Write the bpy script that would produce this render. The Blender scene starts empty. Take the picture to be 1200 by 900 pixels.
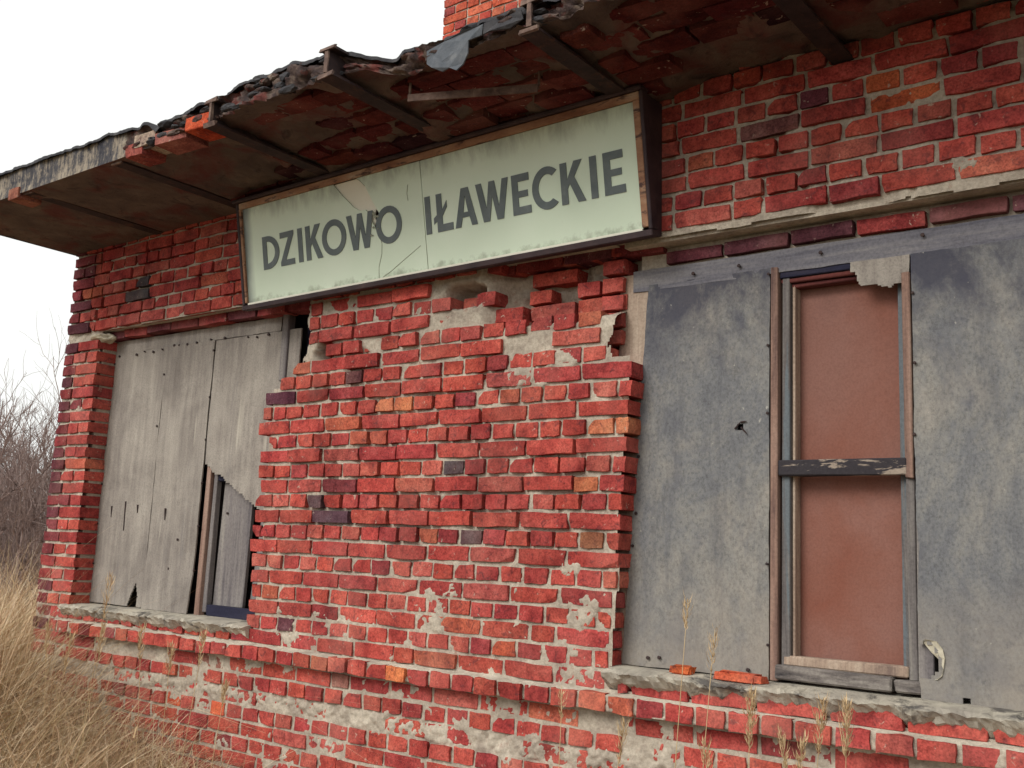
import bpy, bmesh, math, random
import numpy as np
from mathutils import Vector, Matrix

# ------------------------------------------------------------------ camera, sky, sun, exposure
S = bpy.context.scene
col = S.collection
CAM = np.array([0.0, -3.567, 1.6])
ROT = np.array([[0.7925431691, -0.0653848115, -0.6063003806],
                [0.6082086272, 0.1568888867, 0.7781183349],
                [0.0442446711, -0.9854494932, 0.1641088219]])   # columns: right, down, forward
FPX = 1224.0
cd = bpy.data.cameras.new('camera'); cam = bpy.data.objects.new('camera', cd); col.objects.link(cam)
M = Matrix(((ROT[0,0], -ROT[0,1], -ROT[0,2], CAM[0]), (ROT[1,0], -ROT[1,1], -ROT[1,2], CAM[1]),
            (ROT[2,0], -ROT[2,1], -ROT[2,2], CAM[2]), (0, 0, 0, 1)))
cam.matrix_world = M
cd.sensor_width = 36; cd.lens = FPX/1200*36; cd.clip_start = .05; cd.clip_end = 5000
S.camera = cam

SUN_EL, SUN_AZ = math.radians(36), math.radians(196)     # azimuth from +Y, clockwise seen from above
w = bpy.data.worlds.new('World'); S.world = w; w.use_nodes = True
nt = w.node_tree; nt.nodes.clear()
sky = nt.nodes.new('ShaderNodeTexSky'); sky.sky_type = 'NISHITA'; sky.sun_disc = False
sky.sun_elevation = SUN_EL; sky.sun_rotation = SUN_AZ; sky.air_density = 1.0; sky.dust_density = 4.0; sky.ozone_density = 1.0
hs = nt.nodes.new('ShaderNodeHueSaturation'); hs.inputs['Saturation'].default_value = .12
mixw = nt.nodes.new('ShaderNodeMixRGB'); mixw.inputs[0].default_value = .8
mixw.inputs[2].default_value = (8.6, 8.75, 8.5, 1)        # the even white of a closed cloud cover
bg = nt.nodes.new('ShaderNodeBackground'); bg.inputs['Strength'].default_value = .094
wo = nt.nodes.new('ShaderNodeOutputWorld')
nt.links.new(sky.outputs[0], hs.inputs['Color']); nt.links.new(hs.outputs[0], mixw.inputs[1])
nt.links.new(mixw.outputs[0], bg.inputs[0]); nt.links.new(bg.outputs[0], wo.inputs[0])

sl = bpy.data.lights.new('sun', 'SUN'); sun = bpy.data.objects.new('sun', sl); col.objects.link(sun)
sl.energy = 1.5; sl.angle = math.radians(28); sl.color = (1.0, .96, .9)
sd = Vector((math.sin(SUN_AZ)*math.cos(SUN_EL), math.cos(SUN_AZ)*math.cos(SUN_EL), math.sin(SUN_EL)))
sun.rotation_euler = sd.to_track_quat('Z', 'Y').to_euler(); sun.location = sd*30
vs = S.view_settings
vs.view_transform = 'Standard'; vs.look = 'None'; vs.exposure = 0.56; vs.gamma = 1; vs.use_curve_mapping = False

# ------------------------------------------------------------------ helpers
rnd = random.Random(7)
def ray(px, py):
    return ROT @ np.array([px-600, py-450, FPX])
def onY(px, py, Y):                       # photo pixel -> point on the vertical plane y = Y
    d = ray(px, py); return CAM + d*((Y-CAM[1])/d[1])
def onZ(px, py, Z):
    d = ray(px, py); return CAM + d*((Z-CAM[2])/d[2])
def project(p):
    c = ROT.T @ (np.array(p)-CAM); return c[0]/c[2]*FPX+600, c[1]/c[2]*FPX+450, c[2]

def _hash(ix, iy, seed):
    h = (ix.astype(np.int64)*374761393 + iy.astype(np.int64)*668265263 + seed*974634777) & 0x7fffffff
    h = ((h ^ (h >> 13))*1274126177) & 0x7fffffff
    h = (h ^ (h >> 16)) & 0xffff
    return h/65535.0
def vnoise(x, y, seed=0):
    x = np.asarray(x, float); y = np.asarray(y, float)
    ix = np.floor(x); iy = np.floor(y); fx = x-ix; fy = y-iy
    fx = fx*fx*(3-2*fx); fy = fy*fy*(3-2*fy)
    a = _hash(ix, iy, seed); b = _hash(ix+1, iy, seed); c = _hash(ix, iy+1, seed); d = _hash(ix+1, iy+1, seed)
    return (a*(1-fx)+b*fx)*(1-fy)+(c*(1-fx)+d*fx)*fy
def fbm(x, y, sc, seed=0, octv=4):
    t = 0; a = .5; n = 0
    for o in range(octv):
        t = t + a*vnoise(np.asarray(x)*sc, np.asarray(y)*sc, seed+o*17); n += a; a *= .5; sc *= 2.1
    return t/n
def sstep(a, b, x):
    t = np.clip((x-a)/(b-a), 0, 1); return t*t*(3-2*t)

def mesh_np(name, V, F, smooth=True, mats=()):
    me = bpy.data.meshes.new(name)
    V = np.asarray(V, np.float32); F = np.asarray(F, np.int32)
    me.vertices.add(len(V)); me.vertices.foreach_set('co', V.ravel())
    k = F.shape[1]
    me.loops.add(F.size); me.loops.foreach_set('vertex_index', F.ravel())
    me.polygons.add(len(F)); me.polygons.foreach_set('loop_start', np.arange(0, F.size, k, dtype=np.int32))
    me.polygons.foreach_set('loop_total', np.full(len(F), k, np.int32))
    me.polygons.foreach_set('use_smooth', np.full(len(F), smooth))
    me.update(calc_edges=True); me.validate()
    for m in mats: me.materials.append(m)
    return me
def link(name, me, parent=None, mat=None):
    o = bpy.data.objects.new(name, me); col.objects.link(o)
    if parent is not None: o.parent = parent
    if mat is not None and not me.materials: me.materials.append(mat)
    return o
def empty(name, loc=(0, 0, 0), parent=None):
    o = bpy.data.objects.new(name, None); col.objects.link(o); o.location = loc; o.empty_display_size = .2
    if parent is not None: o.parent = parent
    return o
def tag(o, label=None, cat=None, group=None, kind=None):
    for k, v in (('label', label), ('category', cat), ('group', group), ('kind', kind)):
        if v: o[k] = v
    return o
class MB:
    def __init__(s): s.v = []; s.f = []
    def hexa(s, p):                        # 8 corners, bottom ring then top ring
        b = len(s.v); s.v += [tuple(q) for q in p]
        s.f += [tuple(b+i for i in q) for q in ((0,3,2,1),(4,5,6,7),(0,1,5,4),(1,2,6,5),(2,3,7,6),(3,0,4,7))]
        return s
    def box(s, x0, x1, y0, y1, z0, z1, j=0):
        r = lambda: rnd.uniform(-j, j)
        return s.hexa([(x+r(), y+r(), z+r()) for z in (z0, z1) for x, y in ((x0,y0),(x1,y0),(x1,y1),(x0,y1))])
    def tube(s, pts, rad, n=5, cap=True):
        b = len(s.v); pts = [Vector(p) for p in pts]
        for i, p in enumerate(pts):
            d = (pts[min(i+1, len(pts)-1)]-pts[max(i-1, 0)]).normalized()
            a = d.orthogonal().normalized(); c = d.cross(a); r = rad[i] if hasattr(rad, '__len__') else rad
            s.v += [tuple(p+(a*math.cos(2*math.pi*k/n)+c*math.sin(2*math.pi*k/n))*r) for k in range(n)]
        for i in range(len(pts)-1):
            for k in range(n):
                s.f.append((b+i*n+k, b+i*n+(k+1)%n, b+(i+1)*n+(k+1)%n, b+(i+1)*n+k))
        if cap:
            s.f.append(tuple(b+k for k in range(n))[::-1]); e = b+(len(pts)-1)*n; s.f.append(tuple(e+k for k in range(n)))
        return s
    def build(s, name, mat, parent=None, smooth=False, bevel=0):
        me = bpy.data.meshes.new(name); me.from_pydata(s.v, [], s.f)
        if bevel:
            bm = bmesh.new(); bm.from_mesh(me)
            bmesh.ops.bevel(bm, geom=list(bm.edges), offset=bevel, segments=1, affect='EDGES')
            bm.to_mesh(me); bm.free()
        if smooth: me.polygons.foreach_set('use_smooth', [True]*len(me.polygons))
        me.update(); return link(name, me, parent, mat)

def rough_slab(name, mat, parent, x0, x1, z0, z1, y0, th, res=.02, amp=.002, seed=0, outline=None, warp=None, edge=.003):
    """a sheet in the wall's plane: front at y0, thickness th, frayed outline; outline(x,z)->keep"""
    nx = max(3, int((x1-x0)/res)+1); nz = max(3, int((z1-z0)/res)+1)
    X, Z = np.meshgrid(np.linspace(x0, x1, nx), np.linspace(z0, z1, nz), indexing='ij')
    Xo, Zo = X.copy(), Z.copy()
    e = (fbm(X, Z, 14, seed+3)-.5)*2*edge
    X[0] += e[0]; X[-1] += e[-1]; Z[:, 0] += e[:, 0]; Z[:, -1] += e[:, -1]
    Y = y0+(fbm(Xo, Zo, 2.2, seed)-.5)*2*amp*2+(fbm(Xo, Zo, 9, seed+1)-.5)*amp
    if warp is not None: X, Y, Z = warp(Xo, Zo, X, Y, Z)
    idx = np.arange(nx*nz).reshape(nx, nz)
    keep = np.ones((nx-1, nz-1), bool)
    if outline is not None: keep = outline((Xo[:-1, :-1]+Xo[1:, 1:])/2, (Zo[:-1, :-1]+Zo[1:, 1:])/2)
    q = np.stack([idx[:-1, :-1], idx[1:, :-1], idx[1:, 1:], idx[:-1, 1:]], -1)[keep]
    V = np.stack([X, Y, Z], -1).reshape(-1, 3); n = len(V)
    Vb = V+np.array([0, th, 0])
    # side walls on boundary edges
    from collections import Counter
    E = {}
    for a, b, c, d in q:
        for u_, v_ in ((a, b), (b, c), (c, d), (d, a)):
            if (v_, u_) in E: del E[(v_, u_)]
            else: E[(u_, v_)] = 1
    side = [(v_, u_, u_+n, v_+n) for u_, v_ in E]
    F = np.concatenate([q, q[:, ::-1]+n, np.array(side, np.int64).reshape(-1, 4)])
    used = np.zeros(2*n, bool); used[F.ravel()] = True; remap = np.cumsum(used)-1
    me = mesh_np(name, np.concatenate([V, Vb])[used], remap[F], smooth=False)
    return link(name, me, parent, mat)

# ------------------------------------------------------------------ materials
def new_mat(name):
    m = bpy.data.materials.new(name); m.use_nodes = True
    t = m.node_tree; b = t.nodes['Principled BSDF']; b.inputs['Roughness'].default_value = .9
    b.inputs['Specular IOR Level'].default_value = .25
    return m, t, b
def N(t, typ, **kw):
    n = t.nodes.new(typ)
    for k, v in kw.items():
        if k.startswith('_'): setattr(n, k[1:], v)
        else: n.inputs[k.replace('__', ' ')].default_value = v
    return n
def noise(t, vec, scale, detail=5, rough=.6, dist=0):
    n = N(t, 'ShaderNodeTexNoise', Scale=scale, Detail=detail, Roughness=rough, Distortion=dist)
    t.links.new(vec, n.inputs['Vector']); return n.outputs['Fac']
def ramp(t, fac, stops):
    r = t.nodes.new('ShaderNodeValToRGB'); e = r.color_ramp.elements
    while len(e) < len(stops): e.new(.5)
    for i, (p, c) in enumerate(stops):
        e[i].position = p; e[i].color = (*c, 1) if hasattr(c, '__len__') else (c, c, c, 1)
    t.links.new(fac, r.inputs[0]); return r.outputs[0]
def mix(t, fac, a, b, typ='MIX'):
    m = t.nodes.new('ShaderNodeMixRGB'); m.blend_type = typ
    for i, x in ((0, fac), (1, a), (2, b)):
        if isinstance(x, (int, float)): m.inputs[i].default_value = x
        elif isinstance(x, tuple): m.inputs[i].default_value = (*x, 1)
        else: t.links.new(x, m.inputs[i])
    return m.outputs[0]
def bump(t, b, h, strength=.5, dist=.01):
    n = N(t, 'ShaderNodeBump', Strength=strength, Distance=dist)
    t.links.new(h, n.inputs['Height']); t.links.new(n.outputs[0], b.inputs['Normal'])
def mapping(t, scale=(1, 1, 1), rot=(0, 0, 0), src='pos'):
    if src == 'pos': o = t.nodes.new('ShaderNodeNewGeometry').outputs['Position']
    else: o = t.nodes.new('ShaderNodeTexCoord').outputs['Object']
    m = N(t, 'ShaderNodeMapping', Scale=scale, Rotation=rot); t.links.new(o, m.inputs[0]); return m.outputs[0]
def attr(t, name='tint'):
    a = t.nodes.new('ShaderNodeAttribute'); a.attribute_name = name; return a.outputs['Color']

def brick_material(name, by_object):
    m, t, b = new_mat(name); b.inputs['Roughness'].default_value = 1; b.inputs['Specular IOR Level'].default_value = .08
    if by_object: c = t.nodes.new('ShaderNodeObjectInfo').outputs['Color']
    else: c = attr(t)
    p = mapping(t)
    n1 = noise(t, p, 9, 2, .6); n2 = noise(t, p, 55, 4, .7); n3 = noise(t, p, 26, 2, .55, 1.2)
    c = mix(t, 1.0, c, ramp(t, n1, [(.3, (.62, .56, .62)), (.5, (1, 1, 1)), (.7, (1.2, 1.45, 1.4))]), 'MULTIPLY')
    c = mix(t, 1.0, c, ramp(t, n2, [(.3, .66), (.5, 1.0), (.72, 1.2)]), 'MULTIPLY')
    c = mix(t, ramp(t, n3, [(.58, 0), (.72, .6)]), c, (.075, .03, .035))               # soot and old weathering crust
    n4 = noise(t, p, 33, 5, .65, .6)
    c = mix(t, ramp(t, n4, [(.64, 0), (.70, .75)]), c, (.46, .36, .29))                 # lime smears
    t.links.new(c, b.inputs['Base Color'])
    n5 = noise(t, p, 130, 1, .7)
    c = mix(t, 1.0, c, ramp(t, n5, [(.32, .72), (.5, 1.0), (.72, 1.2)]), 'MULTIPLY')
    c = mix(t, ramp(t, noise(t, p, 2.3, 2, .6), [(.5, 0), (.75, .30)]), c, (.40, .20, .16))   # pale bloom in patches of the wall
    t.links.new(c, b.inputs['Base Color'])
    g_ = mapping(t, (1, 1, .3)); dirt = noise(t, g_, 1.6, 5, .7, .5)
    c = mix(t, 1, c, ramp(t, dirt, [(.32, (.62, .56, .58)), (.46, (.97, .95, .95)), (.62, (1.08, 1.08, 1.06))]), 'MULTIPLY')   # soot and damp running over many bricks
    t.links.new(c, b.inputs['Base Color'])
    bump(t, b, mix(t, .5, n2, noise(t, p, 22, 3, .7, .8)), .8, .006)
    return m
BRICK_O = brick_material('brick_single', True)
BRICK_A = brick_material('brick_mass', False)

def simple(name, stops, scale, bsc=40, bst=.5, bdist=.005, rough=.9, mapscale=(1, 1, 1), extra=None, detail=6, src='pos'):
    m, t, b = new_mat(name); p = mapping(t, mapscale, src=src)
    n = noise(t, p, scale, detail, .62, .3); c = ramp(t, n, stops)
    if extra: c = extra(t, p, c)
    t.links.new(c, b.inputs['Base Color']); b.inputs['Roughness'].default_value = rough
    bump(t, b, noise(t, p, bsc, 6, .7), bst, bdist)
    return m
def mortar_extra(t, p, c):
    c = mix(t, 1, c, ramp(t, noise(t, p, 70, 4, .7), [(.3, .7), (.6, 1.05)]), 'MULTIPLY')
    c = mix(t, ramp(t, noise(t, p, 3.2, 4, .6), [(.5, 0), (.75, .5)]), c, (.20, .15, .13))
    return mix(t, ramp(t, noise(t, p, 18, 4, .6), [(.6, 0), (.75, .5)]), c, (.25, .085, .06))
MORTAR = simple('mortar', [(.3, (.32, .265, .215)), (.55, (.47, .41, .33)), (.8, (.60, .54, .44))], 9, 60, .9, .006, extra=mortar_extra)
def conc_extra(t, p, c):
    return mix(t, ramp(t, noise(t, p, 6, 5, .7, .8), [(.52, 0), (.64, .85)]), c, (.06, .055, .055))
CONCRETE = simple('sill_concrete', [(.3, (.30, .27, .23)), (.6, (.47, .43, .35)), (.8, (.60, .56, .46))], 5, 45, .8, .006, extra=conc_extra)
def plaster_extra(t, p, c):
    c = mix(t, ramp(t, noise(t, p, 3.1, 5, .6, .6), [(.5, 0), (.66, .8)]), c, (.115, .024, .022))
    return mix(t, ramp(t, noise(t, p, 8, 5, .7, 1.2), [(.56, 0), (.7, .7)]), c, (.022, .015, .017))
PLASTER = simple('soffit_plaster', [(.3, (.06, .042, .038)), (.55, (.125, .09, .072)), (.8, (.19, .145, .115))], 4, 30, .9, .01, extra=plaster_extra)  # base tones lowered to put the eave's shade into the plaster
TAR = simple('tar_felt', [(.3, (.022, .022, .028)), (.6, (.06, .058, .062)), (.85, (.14, .13, .12))], 12, 60, .9, .006)
SLABEDGE = simple('broken_slab_edge', [(.3, (.03, .022, .024)), (.5, (.075, .05, .045)), (.62, (.15, .11, .09)), (.8, (.30, .25, .20))], 16, 45, .9, .01, extra=lambda t, p, c: mix(t, ramp(t, noise(t, p, 9, 4, .6, .5), [(.52, 0), (.64, .8)]), c, (.17, .035, .028)))
FELT = simple('torn_felt', [(.3, (.06, .07, .085)), (.6, (.12, .13, .145)), (.85, (.22, .22, .22))], 14, 60, .7, .004)
def fascia_mat():
    m, t, b = new_mat('fascia_concrete'); p = mapping(t, (1, 1, .12)); q = mapping(t)
    n = noise(t, p, 46, 4, .75, .1); big = noise(t, q, 5, 4, .6)
    f = mix(t, .25, mix(t, .45, n, big), noise(t, q, 45, 5, .75))
    c = ramp(t, f, [(.40, (.025, .025, .035)), (.485, (.07, .066, .07)), (.55, (.25, .21, .165)), (.72, (.42, .36, .28))])
    t.links.new(c, b.inputs['Base Color']); bump(t, b, n, .9, .01); return m
FASCIA = fascia_mat()
def rust_extra(t, p, c):
    return mix(t, ramp(t, noise(t, p, 22, 6, .7, .5), [(.56, 0), (.68, .7)]), c, (.10, .042, .026))
RUST = simple('rusty_steel', [(.3, (.018, .012, .014)), (.6, (.04, .024, .024)), (.85, (.09, .055, .045))], 16, 90, .7, .003, .8, extra=rust_extra)
BEAMEND = simple('flaking_steel', [(.3, (.055, .035, .032)), (.55, (.16, .105, .085)), (.8, (.32, .24, .185))], 18, 60, .8, .005)
SIGNFRAME = simple('sign_frame_paint', [(.3, (.025, .016, .02)), (.6, (.055, .034, .036)), (.85, (.10, .06, .055))], 10, 80, .5, .002, .6)
def bead_extra(t, p, c):
    return mix(t, ramp(t, noise(t, p, 26, 5, .7, .4), [(.53, 0), (.62, .9)]), c, (.05, .026, .028))
BEAD = simple('glazing_bead', [(.3, (.20, .085, .05)), (.55, (.36, .20, .12)), (.8, (.52, .44, .34))], 14, 70, .5, .002, .7, mapscale=(.3, 1, 1), extra=bead_extra)

def sign_glass():
    m, t, b = new_mat('milk_glass'); p = mapping(t, src='obj')
    c = ramp(t, noise(t, p, 2.2, 4, .55), [(.3, (.60, .71, .555)), (.7, (.68, .775, .63))])
    # grime washed down from the head of the frame and lichen along the foot (sign's own coordinates: z up the pane)
    sp = t.nodes.new('ShaderNodeSeparateXYZ'); t.links.new(p, sp.inputs[0])
    def grad(sock, a, bb):
        r = N(t, 'ShaderNodeMapRange'); r.inputs['From Min'].default_value = a; r.inputs['From Max'].default_value = bb
        t.links.new(sock, r.inputs['Value']); return r.outputs[0]
    mp = N(t, 'ShaderNodeMapping', Scale=(1, 1, .35)); t.links.new(p, mp.inputs[0])
    dn = noise(t, mp.outputs[0], 11, 6, .7, .3)
    f = mix(t, 1, grad(sp.outputs['Z'], .36, .52), ramp(t, dn, [(.3, .25), (.65, 1)]), 'MULTIPLY')
    c = mix(t, ramp(t, f, [(.30, 0), (1.0, .75)]), c, (.17, .175, .155))
    f2 = mix(t, 1, grad(sp.outputs['Z'], .10, 0), noise(t, p, 16, 6, .7), 'MULTIPLY')
    c = mix(t, ramp(t, f2, [(.36, 0), (.56, .6)]), c, (.16, .17, .11))
    f3 = mix(t, 1, grad(sp.outputs['X'], .12, .03), ramp(t, noise(t, mp.outputs[0], 5, 4, .6), [(.3, .5), (.7, 1)]), 'MULTIPLY')
    c = mix(t, ramp(t, f3, [(.2, 0), (.75, .85)]), c, (.09, .10, .11))
    c = mix(t, ramp(t, noise(t, p, 60, 4, .7), [(.66, 0), (.76, .35)]), c, (.2, .2, .16))
    t.links.new(c, b.inputs['Base Color'])
    b.inputs['Roughness'].default_value = .32; b.inputs['Specular IOR Level'].default_value = .4
    bump(t, b, noise(t, p, 5, 2, .5), .05, .01)
    return m
GLASS = sign_glass()
SIGNBACK = simple('sign_lamp_box', [(.3, (.74, .72, .60)), (.7, (.84, .82, .71))], 4, 30, .1, .002, .5)
LETTER = simple('sign_letter', [(.3, (.10, .125, .132)), (.6, (.135, .16, .165)), (.85, (.22, .25, .24))], 13, 60, .05, .001, .45)
CRACK = simple('crack_edge', [(.3, (.26, .28, .22)), (.7, (.38, .40, .32))], 30, 60, .1, .001, .5)

def board_left_mat():
    m, t, b = new_mat('weathered_board'); p = mapping(t, (1, 1, .09)); q = mapping(t)
    n = noise(t, p, 26, 6, .65, .15); big = noise(t, q, 2.6, 4, .6, .4); fine = noise(t, q, 130, 3, .7)
    c = ramp(t, mix(t, .55, n, big), [(.32, (.145, .125, .114)), (.5, (.265, .236, .208)), (.68, (.375, .34, .295))])
    c = mix(t, 1, c, ramp(t, fine, [(.3, .72), (.55, 1.04)]), 'MULTIPLY')
    c = mix(t, ramp(t, noise(t, p, 12, 5, .7, .2), [(.6, 0), (.75, .55)]), c, (.11, .10, .105))
    c = mix(t, ramp(t, noise(t, p, 17, 3, .5), [(.68, 0), (.78, .5)]), c, (.52, .48, .40))
    t.links.new(c, b.inputs['Base Color']); bump(t, b, mix(t, .5, n, fine), .55, .004); return m
BOARD_L = board_left_mat()
def board_right_mat():
    m, t, b = new_mat('stained_fibreboard'); p = mapping(t, (1, 1, .8)); v = mapping(t, (1, 1, .16))
    a = noise(t, p, 2.3, 7, .72, .6); f = noise(t, p, 95, 4, .75); md = noise(t, p, 12, 7, .8)
    c = ramp(t, mix(t, .3, a, md), [(.34, (.105, .108, .122)), (.46, (.165, .166, .170)), (.54, (.215, .208, .195)), (.70, (.295, .268, .232))])
    c = mix(t, 1, c, ramp(t, f, [(.3, .62), (.52, 1.0), (.75, 1.18)]), 'MULTIPLY')
    c = mix(t, ramp(t, noise(t, v, 13, 6, .7, .2), [(.5, 0), (.72, .6)]), c, (.085, .085, .098))
    c = mix(t, ramp(t, noise(t, p, 3.7, 5, .65, 1), [(.56, 0), (.74, .5)]), c, (.10, .10, .12))
    sp = t.nodes.new('ShaderNodeSeparateXYZ'); t.links.new(mapping(t), sp.inputs[0])
    mr = N(t, 'ShaderNodeMapRange'); mr.inputs['From Min'].default_value = 2.25; mr.inputs['From Max'].default_value = 2.72; t.links.new(sp.outputs['Z'], mr.inputs['Value'])
    c = mix(t, ramp(t, mix(t, 1, mr.outputs[0], ramp(t, noise(t, p, 5, 6, .7, .6), [(.35, .2), (.6, 1)]), 'MULTIPLY'), [(.12, 0), (.75, .85)]), c, (.05, .05, .072))   # water stain from the head
    mr2 = N(t, 'ShaderNodeMapRange'); mr2.inputs['From Min'].default_value = 1.75; mr2.inputs['From Max'].default_value = 1.2; t.links.new(sp.outputs['Z'], mr2.inputs['Value'])
    c = mix(t, ramp(t, mix(t, 1, mr2.outputs[0], noise(t, p, 4, 5, .65), 'MULTIPLY'), [(.12, 0), (.55, .6)]), c, (.31, .265, .215))       # bleached foot
    c = mix(t, ramp(t, noise(t, p, 48, 3, .6), [(.70, 0), (.78, .6)]), c, (.45, .43, .38))
    c = mix(t, ramp(t, noise(t, p, 21, 6, .8), [(.56, 0), (.72, .55)]), c, (.08, .08, .09))
    t.links.new(c, b.inputs['Base Color']); bump(t, b, mix(t, .6, f, md), .6, .004); return m
BOARD_R = board_right_mat()
def wood(name, cols, sc=22, stretch=(1, 1, .06), paint=None):
    m, t, b = new_mat(name); p = mapping(t, stretch); q = mapping(t)
    n = noise(t, p, sc, 6, .7, .2)
    c = ramp(t, n, [(.32, cols[0]), (.5, cols[1]), (.7, cols[2])])
    if paint: c = mix(t, ramp(t, noise(t, p, paint[1], 5, .7, .5), [(.5 if name != 'rotten_rail' else .45, 0), (.54 if name != 'rotten_rail' else .49, .95)]), c, paint[0])
    c = mix(t, 1, c, ramp(t, noise(t, q, 90, 3, .7), [(.3, .75), (.6, 1.05)]), 'MULTIPLY')
    t.links.new(c, b.inputs['Base Color']); bump(t, b, n, .8, .004); return m
WOOD_PALE = wood('pale_stud_wood', ((.17, .12, .10), (.34, .25, .19), (.46, .37, .29)))
WOOD_PINK = wood('reddish_frame_wood', ((.10, .06, .055), (.25, .155, .12), (.36, .25, .20)))
WOOD_GREY = wood('grey_plank', ((.085, .075, .085), (.20, .18, .175), (.31, .285, .255)), 14)
WOOD_PAINT = wood('flaking_paint_wood', ((.07, .06, .06), (.15, .135, .13), (.27, .25, .22)), 20, (1, 1, .06), ((.13, .15, .165), 9))
WOOD_H = wood('grey_plank_across', ((.06, .06, .085), (.155, .15, .17), (.27, .255, .25)), 10, (.07, 1, 1))
WOOD_ROT = wood('rotten_rail', ((.24, .19, .15), (.32, .26, .21), (.42, .36, .29)), 16, (.2, 1, 1), ((.022, .02, .028), 30))
WOOD_ROT2 = wood('rotten_bottom_rail', ((.03, .027, .03), (.15, .13, .12), (.33, .30, .265)), 18, (.22, 1, 1.4))
WOOD_DARK = wood('dark_head_rail', ((.012, .012, .03), (.022, .022, .045), (.05, .04, .05)), 10, (.08, 1, 1))
WOOD_RED = wood('red_painted_rail', ((.06, .016, .016), (.11, .03, .027), (.17, .05, .04)), 16, (.08, 1, 1))
def red_extra(t, p, c):
    c = mix(t, ramp(t, noise(t, p, 1.7, 3, .55, .5), [(.4, 0), (.7, .65)]), c, (.205, .105, .085))
    c = mix(t, ramp(t, noise(t, p, 34, 5, .75), [(.6, 0), (.75, .5)]), c, (.13, .05, .04))
    return mix(t, 1, c, ramp(t, noise(t, p, 120, 3, .7), [(.3, .84), (.6, 1.04)]), 'MULTIPLY')
REDPANEL = simple('terracotta_hardboard', [(.3, (.195, .068, .045)), (.5, (.21, .086, .062)), (.65, (.225, .105, .082)), (.8, (.165, .075, .06))], 2.6, 140, .25, .002, .8, extra=red_extra)
NAIL = simple('nail_rust', [(.3, (.02, .015, .018)), (.7, (.06, .035, .03))], 40, 80, .2, .001, .7)
PAPER = simple('torn_board_edge', [(.3, (.42, .38, .29)), (.7, (.62, .57, .45))], 30, 60, .8, .004)
DARKIN = simple('room_dark', [(.3, (.03, .025, .025)), (.7, (.05, .04, .04))], 5, 20, .3, .004)  # near-black colour for sheets standing in for the unlit rooms
def grass_mat(name):
    m, t, b = new_mat(name); t.links.new(attr(t), b.inputs['Base Color']); b.inputs['Roughness'].default_value = .75
    return m
GRASS = grass_mat('dry_grass')
SOIL = simple('field_soil', [(.3, (.10, .075, .045)), (.55, (.20, .15, .09)), (.8, (.30, .235, .14))], 6, 30, .8, .03)
BARK = simple('shrub_bark', [(.3, (.22, .16, .145)), (.6, (.34, .255, .23)), (.85, (.46, .37, .33))], 20, 60, .5, .003)

# ------------------------------------------------------------------ ground
g = MB(); n = 40
xs = [-900, -300, -120, -60, -30] + [-20+i*1.0 for i in range(36)] + [30, 60, 120, 300, 900]
me = None
X, Y = np.meshgrid(xs, [-900, -200, -60, -25]+[-12+i*1.0 for i in range(40)]+[40, 70, 150, 400, 900], indexing='ij')
Zg = (fbm(X, Y, .35, 5)-.5)*.16*np.exp(-(np.hypot(X+3, Y+1)/40)**2); Zg = np.where((X > -6.9) & (Y > -.4) & (Y < 7), -.06, Zg)
idx = np.arange(X.size).reshape(X.shape)
F = np.stack([idx[:-1, :-1], idx[1:, :-1], idx[1:, 1:], idx[:-1, 1:]], -1).reshape(-1, 4)
gr = link('ground', mesh_np('ground', np.stack([X, Y, Zg], -1).reshape(-1, 3), F), None, SOIL); tag(gr, kind='structure')

# ------------------------------------------------------------------ the building
BX0, BX1, BY1 = -6.56, 3.6, 6.0
bld = empty('station_building', (BX0, 0, 0))
tag(bld, 'derelict red brick station building with boarded windows and a crumbling flat roof', 'building')
def sub(name, parent=bld):                  # an empty part keeping world coordinates
    o = bpy.data.objects.new(name, None); col.objects.link(o); o.parent = parent
    if parent is bld: o.matrix_parent_inverse = bld.matrix_basis.inverted() if False else Matrix.Translation((-BX0, 0, 0))
    return o
def adopt(o, parent):                       # parent a mesh that was made in world coordinates
    o.parent = parent
    if parent is bld: o.matrix_parent_inverse = Matrix.Translation((-BX0, 0, 0))
    return o

CH = .077
def zb(k): return 2.339-CH*k
LIN = 2.922                                   # head of the openings
LX0, LX1 = -6.163, -4.40                      # left opening
PX0, PX1 = -4.452, -2.178                     # brick pier
RX0, RX1 = -2.19, .34                         # right opening
SILL = 1.165
# ---- mortar bed: one displaced sheet
RES = .0085
nx = int((BX1-6-BX0+6.6)/RES); 
gx = np.arange(BX0+.012, 1.2, RES); gz = np.arange(-.1, 3.72, RES)
X, Z = np.meshgrid(gx, gz, indexing='ij')
lower = 1-sstep(1.15, 1.75, Z+(fbm(X, Z, 1.3, 40)-.5)*.6)
pierx = sstep(-4.5, -4.2, X)*(1-sstep(-2.3, -2.1, X))
rec = .0112+(fbm(X, Z, 10, 1)-.5)*.010+(fbm(X, Z, 40, 2, 3)-.5)*.007
rec = np.maximum(rec-.0050*lower, .0040)+(fbm(X, Z, 60, 5, 2)-.5)*.004
smear = fbm(X, Z, 7, 11)+.30*(fbm(X, Z, 34, 12)-.5)
rec = rec-.016*lower*sstep(.77, .85, smear+.055*lower)
def blob(cx, cz, rx, rz, amt, seed):
    global rec
    d = np.hypot((X-cx)/rx, (Z-cz)/rz)+(fbm(X, Z, 12, seed)-.5)*1.7+(fbm(X, Z, 40, seed+1, 3)-.5)*1.2
    rec = rec-amt*sstep(.95, .6, d)
blob(-2.72, 2.385, .11, .03, .015, 61); blob(-2.52, 2.44, .09, .05, .02, 62); blob(-2.62, 2.34, .05, .03, .018, 67)
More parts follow.
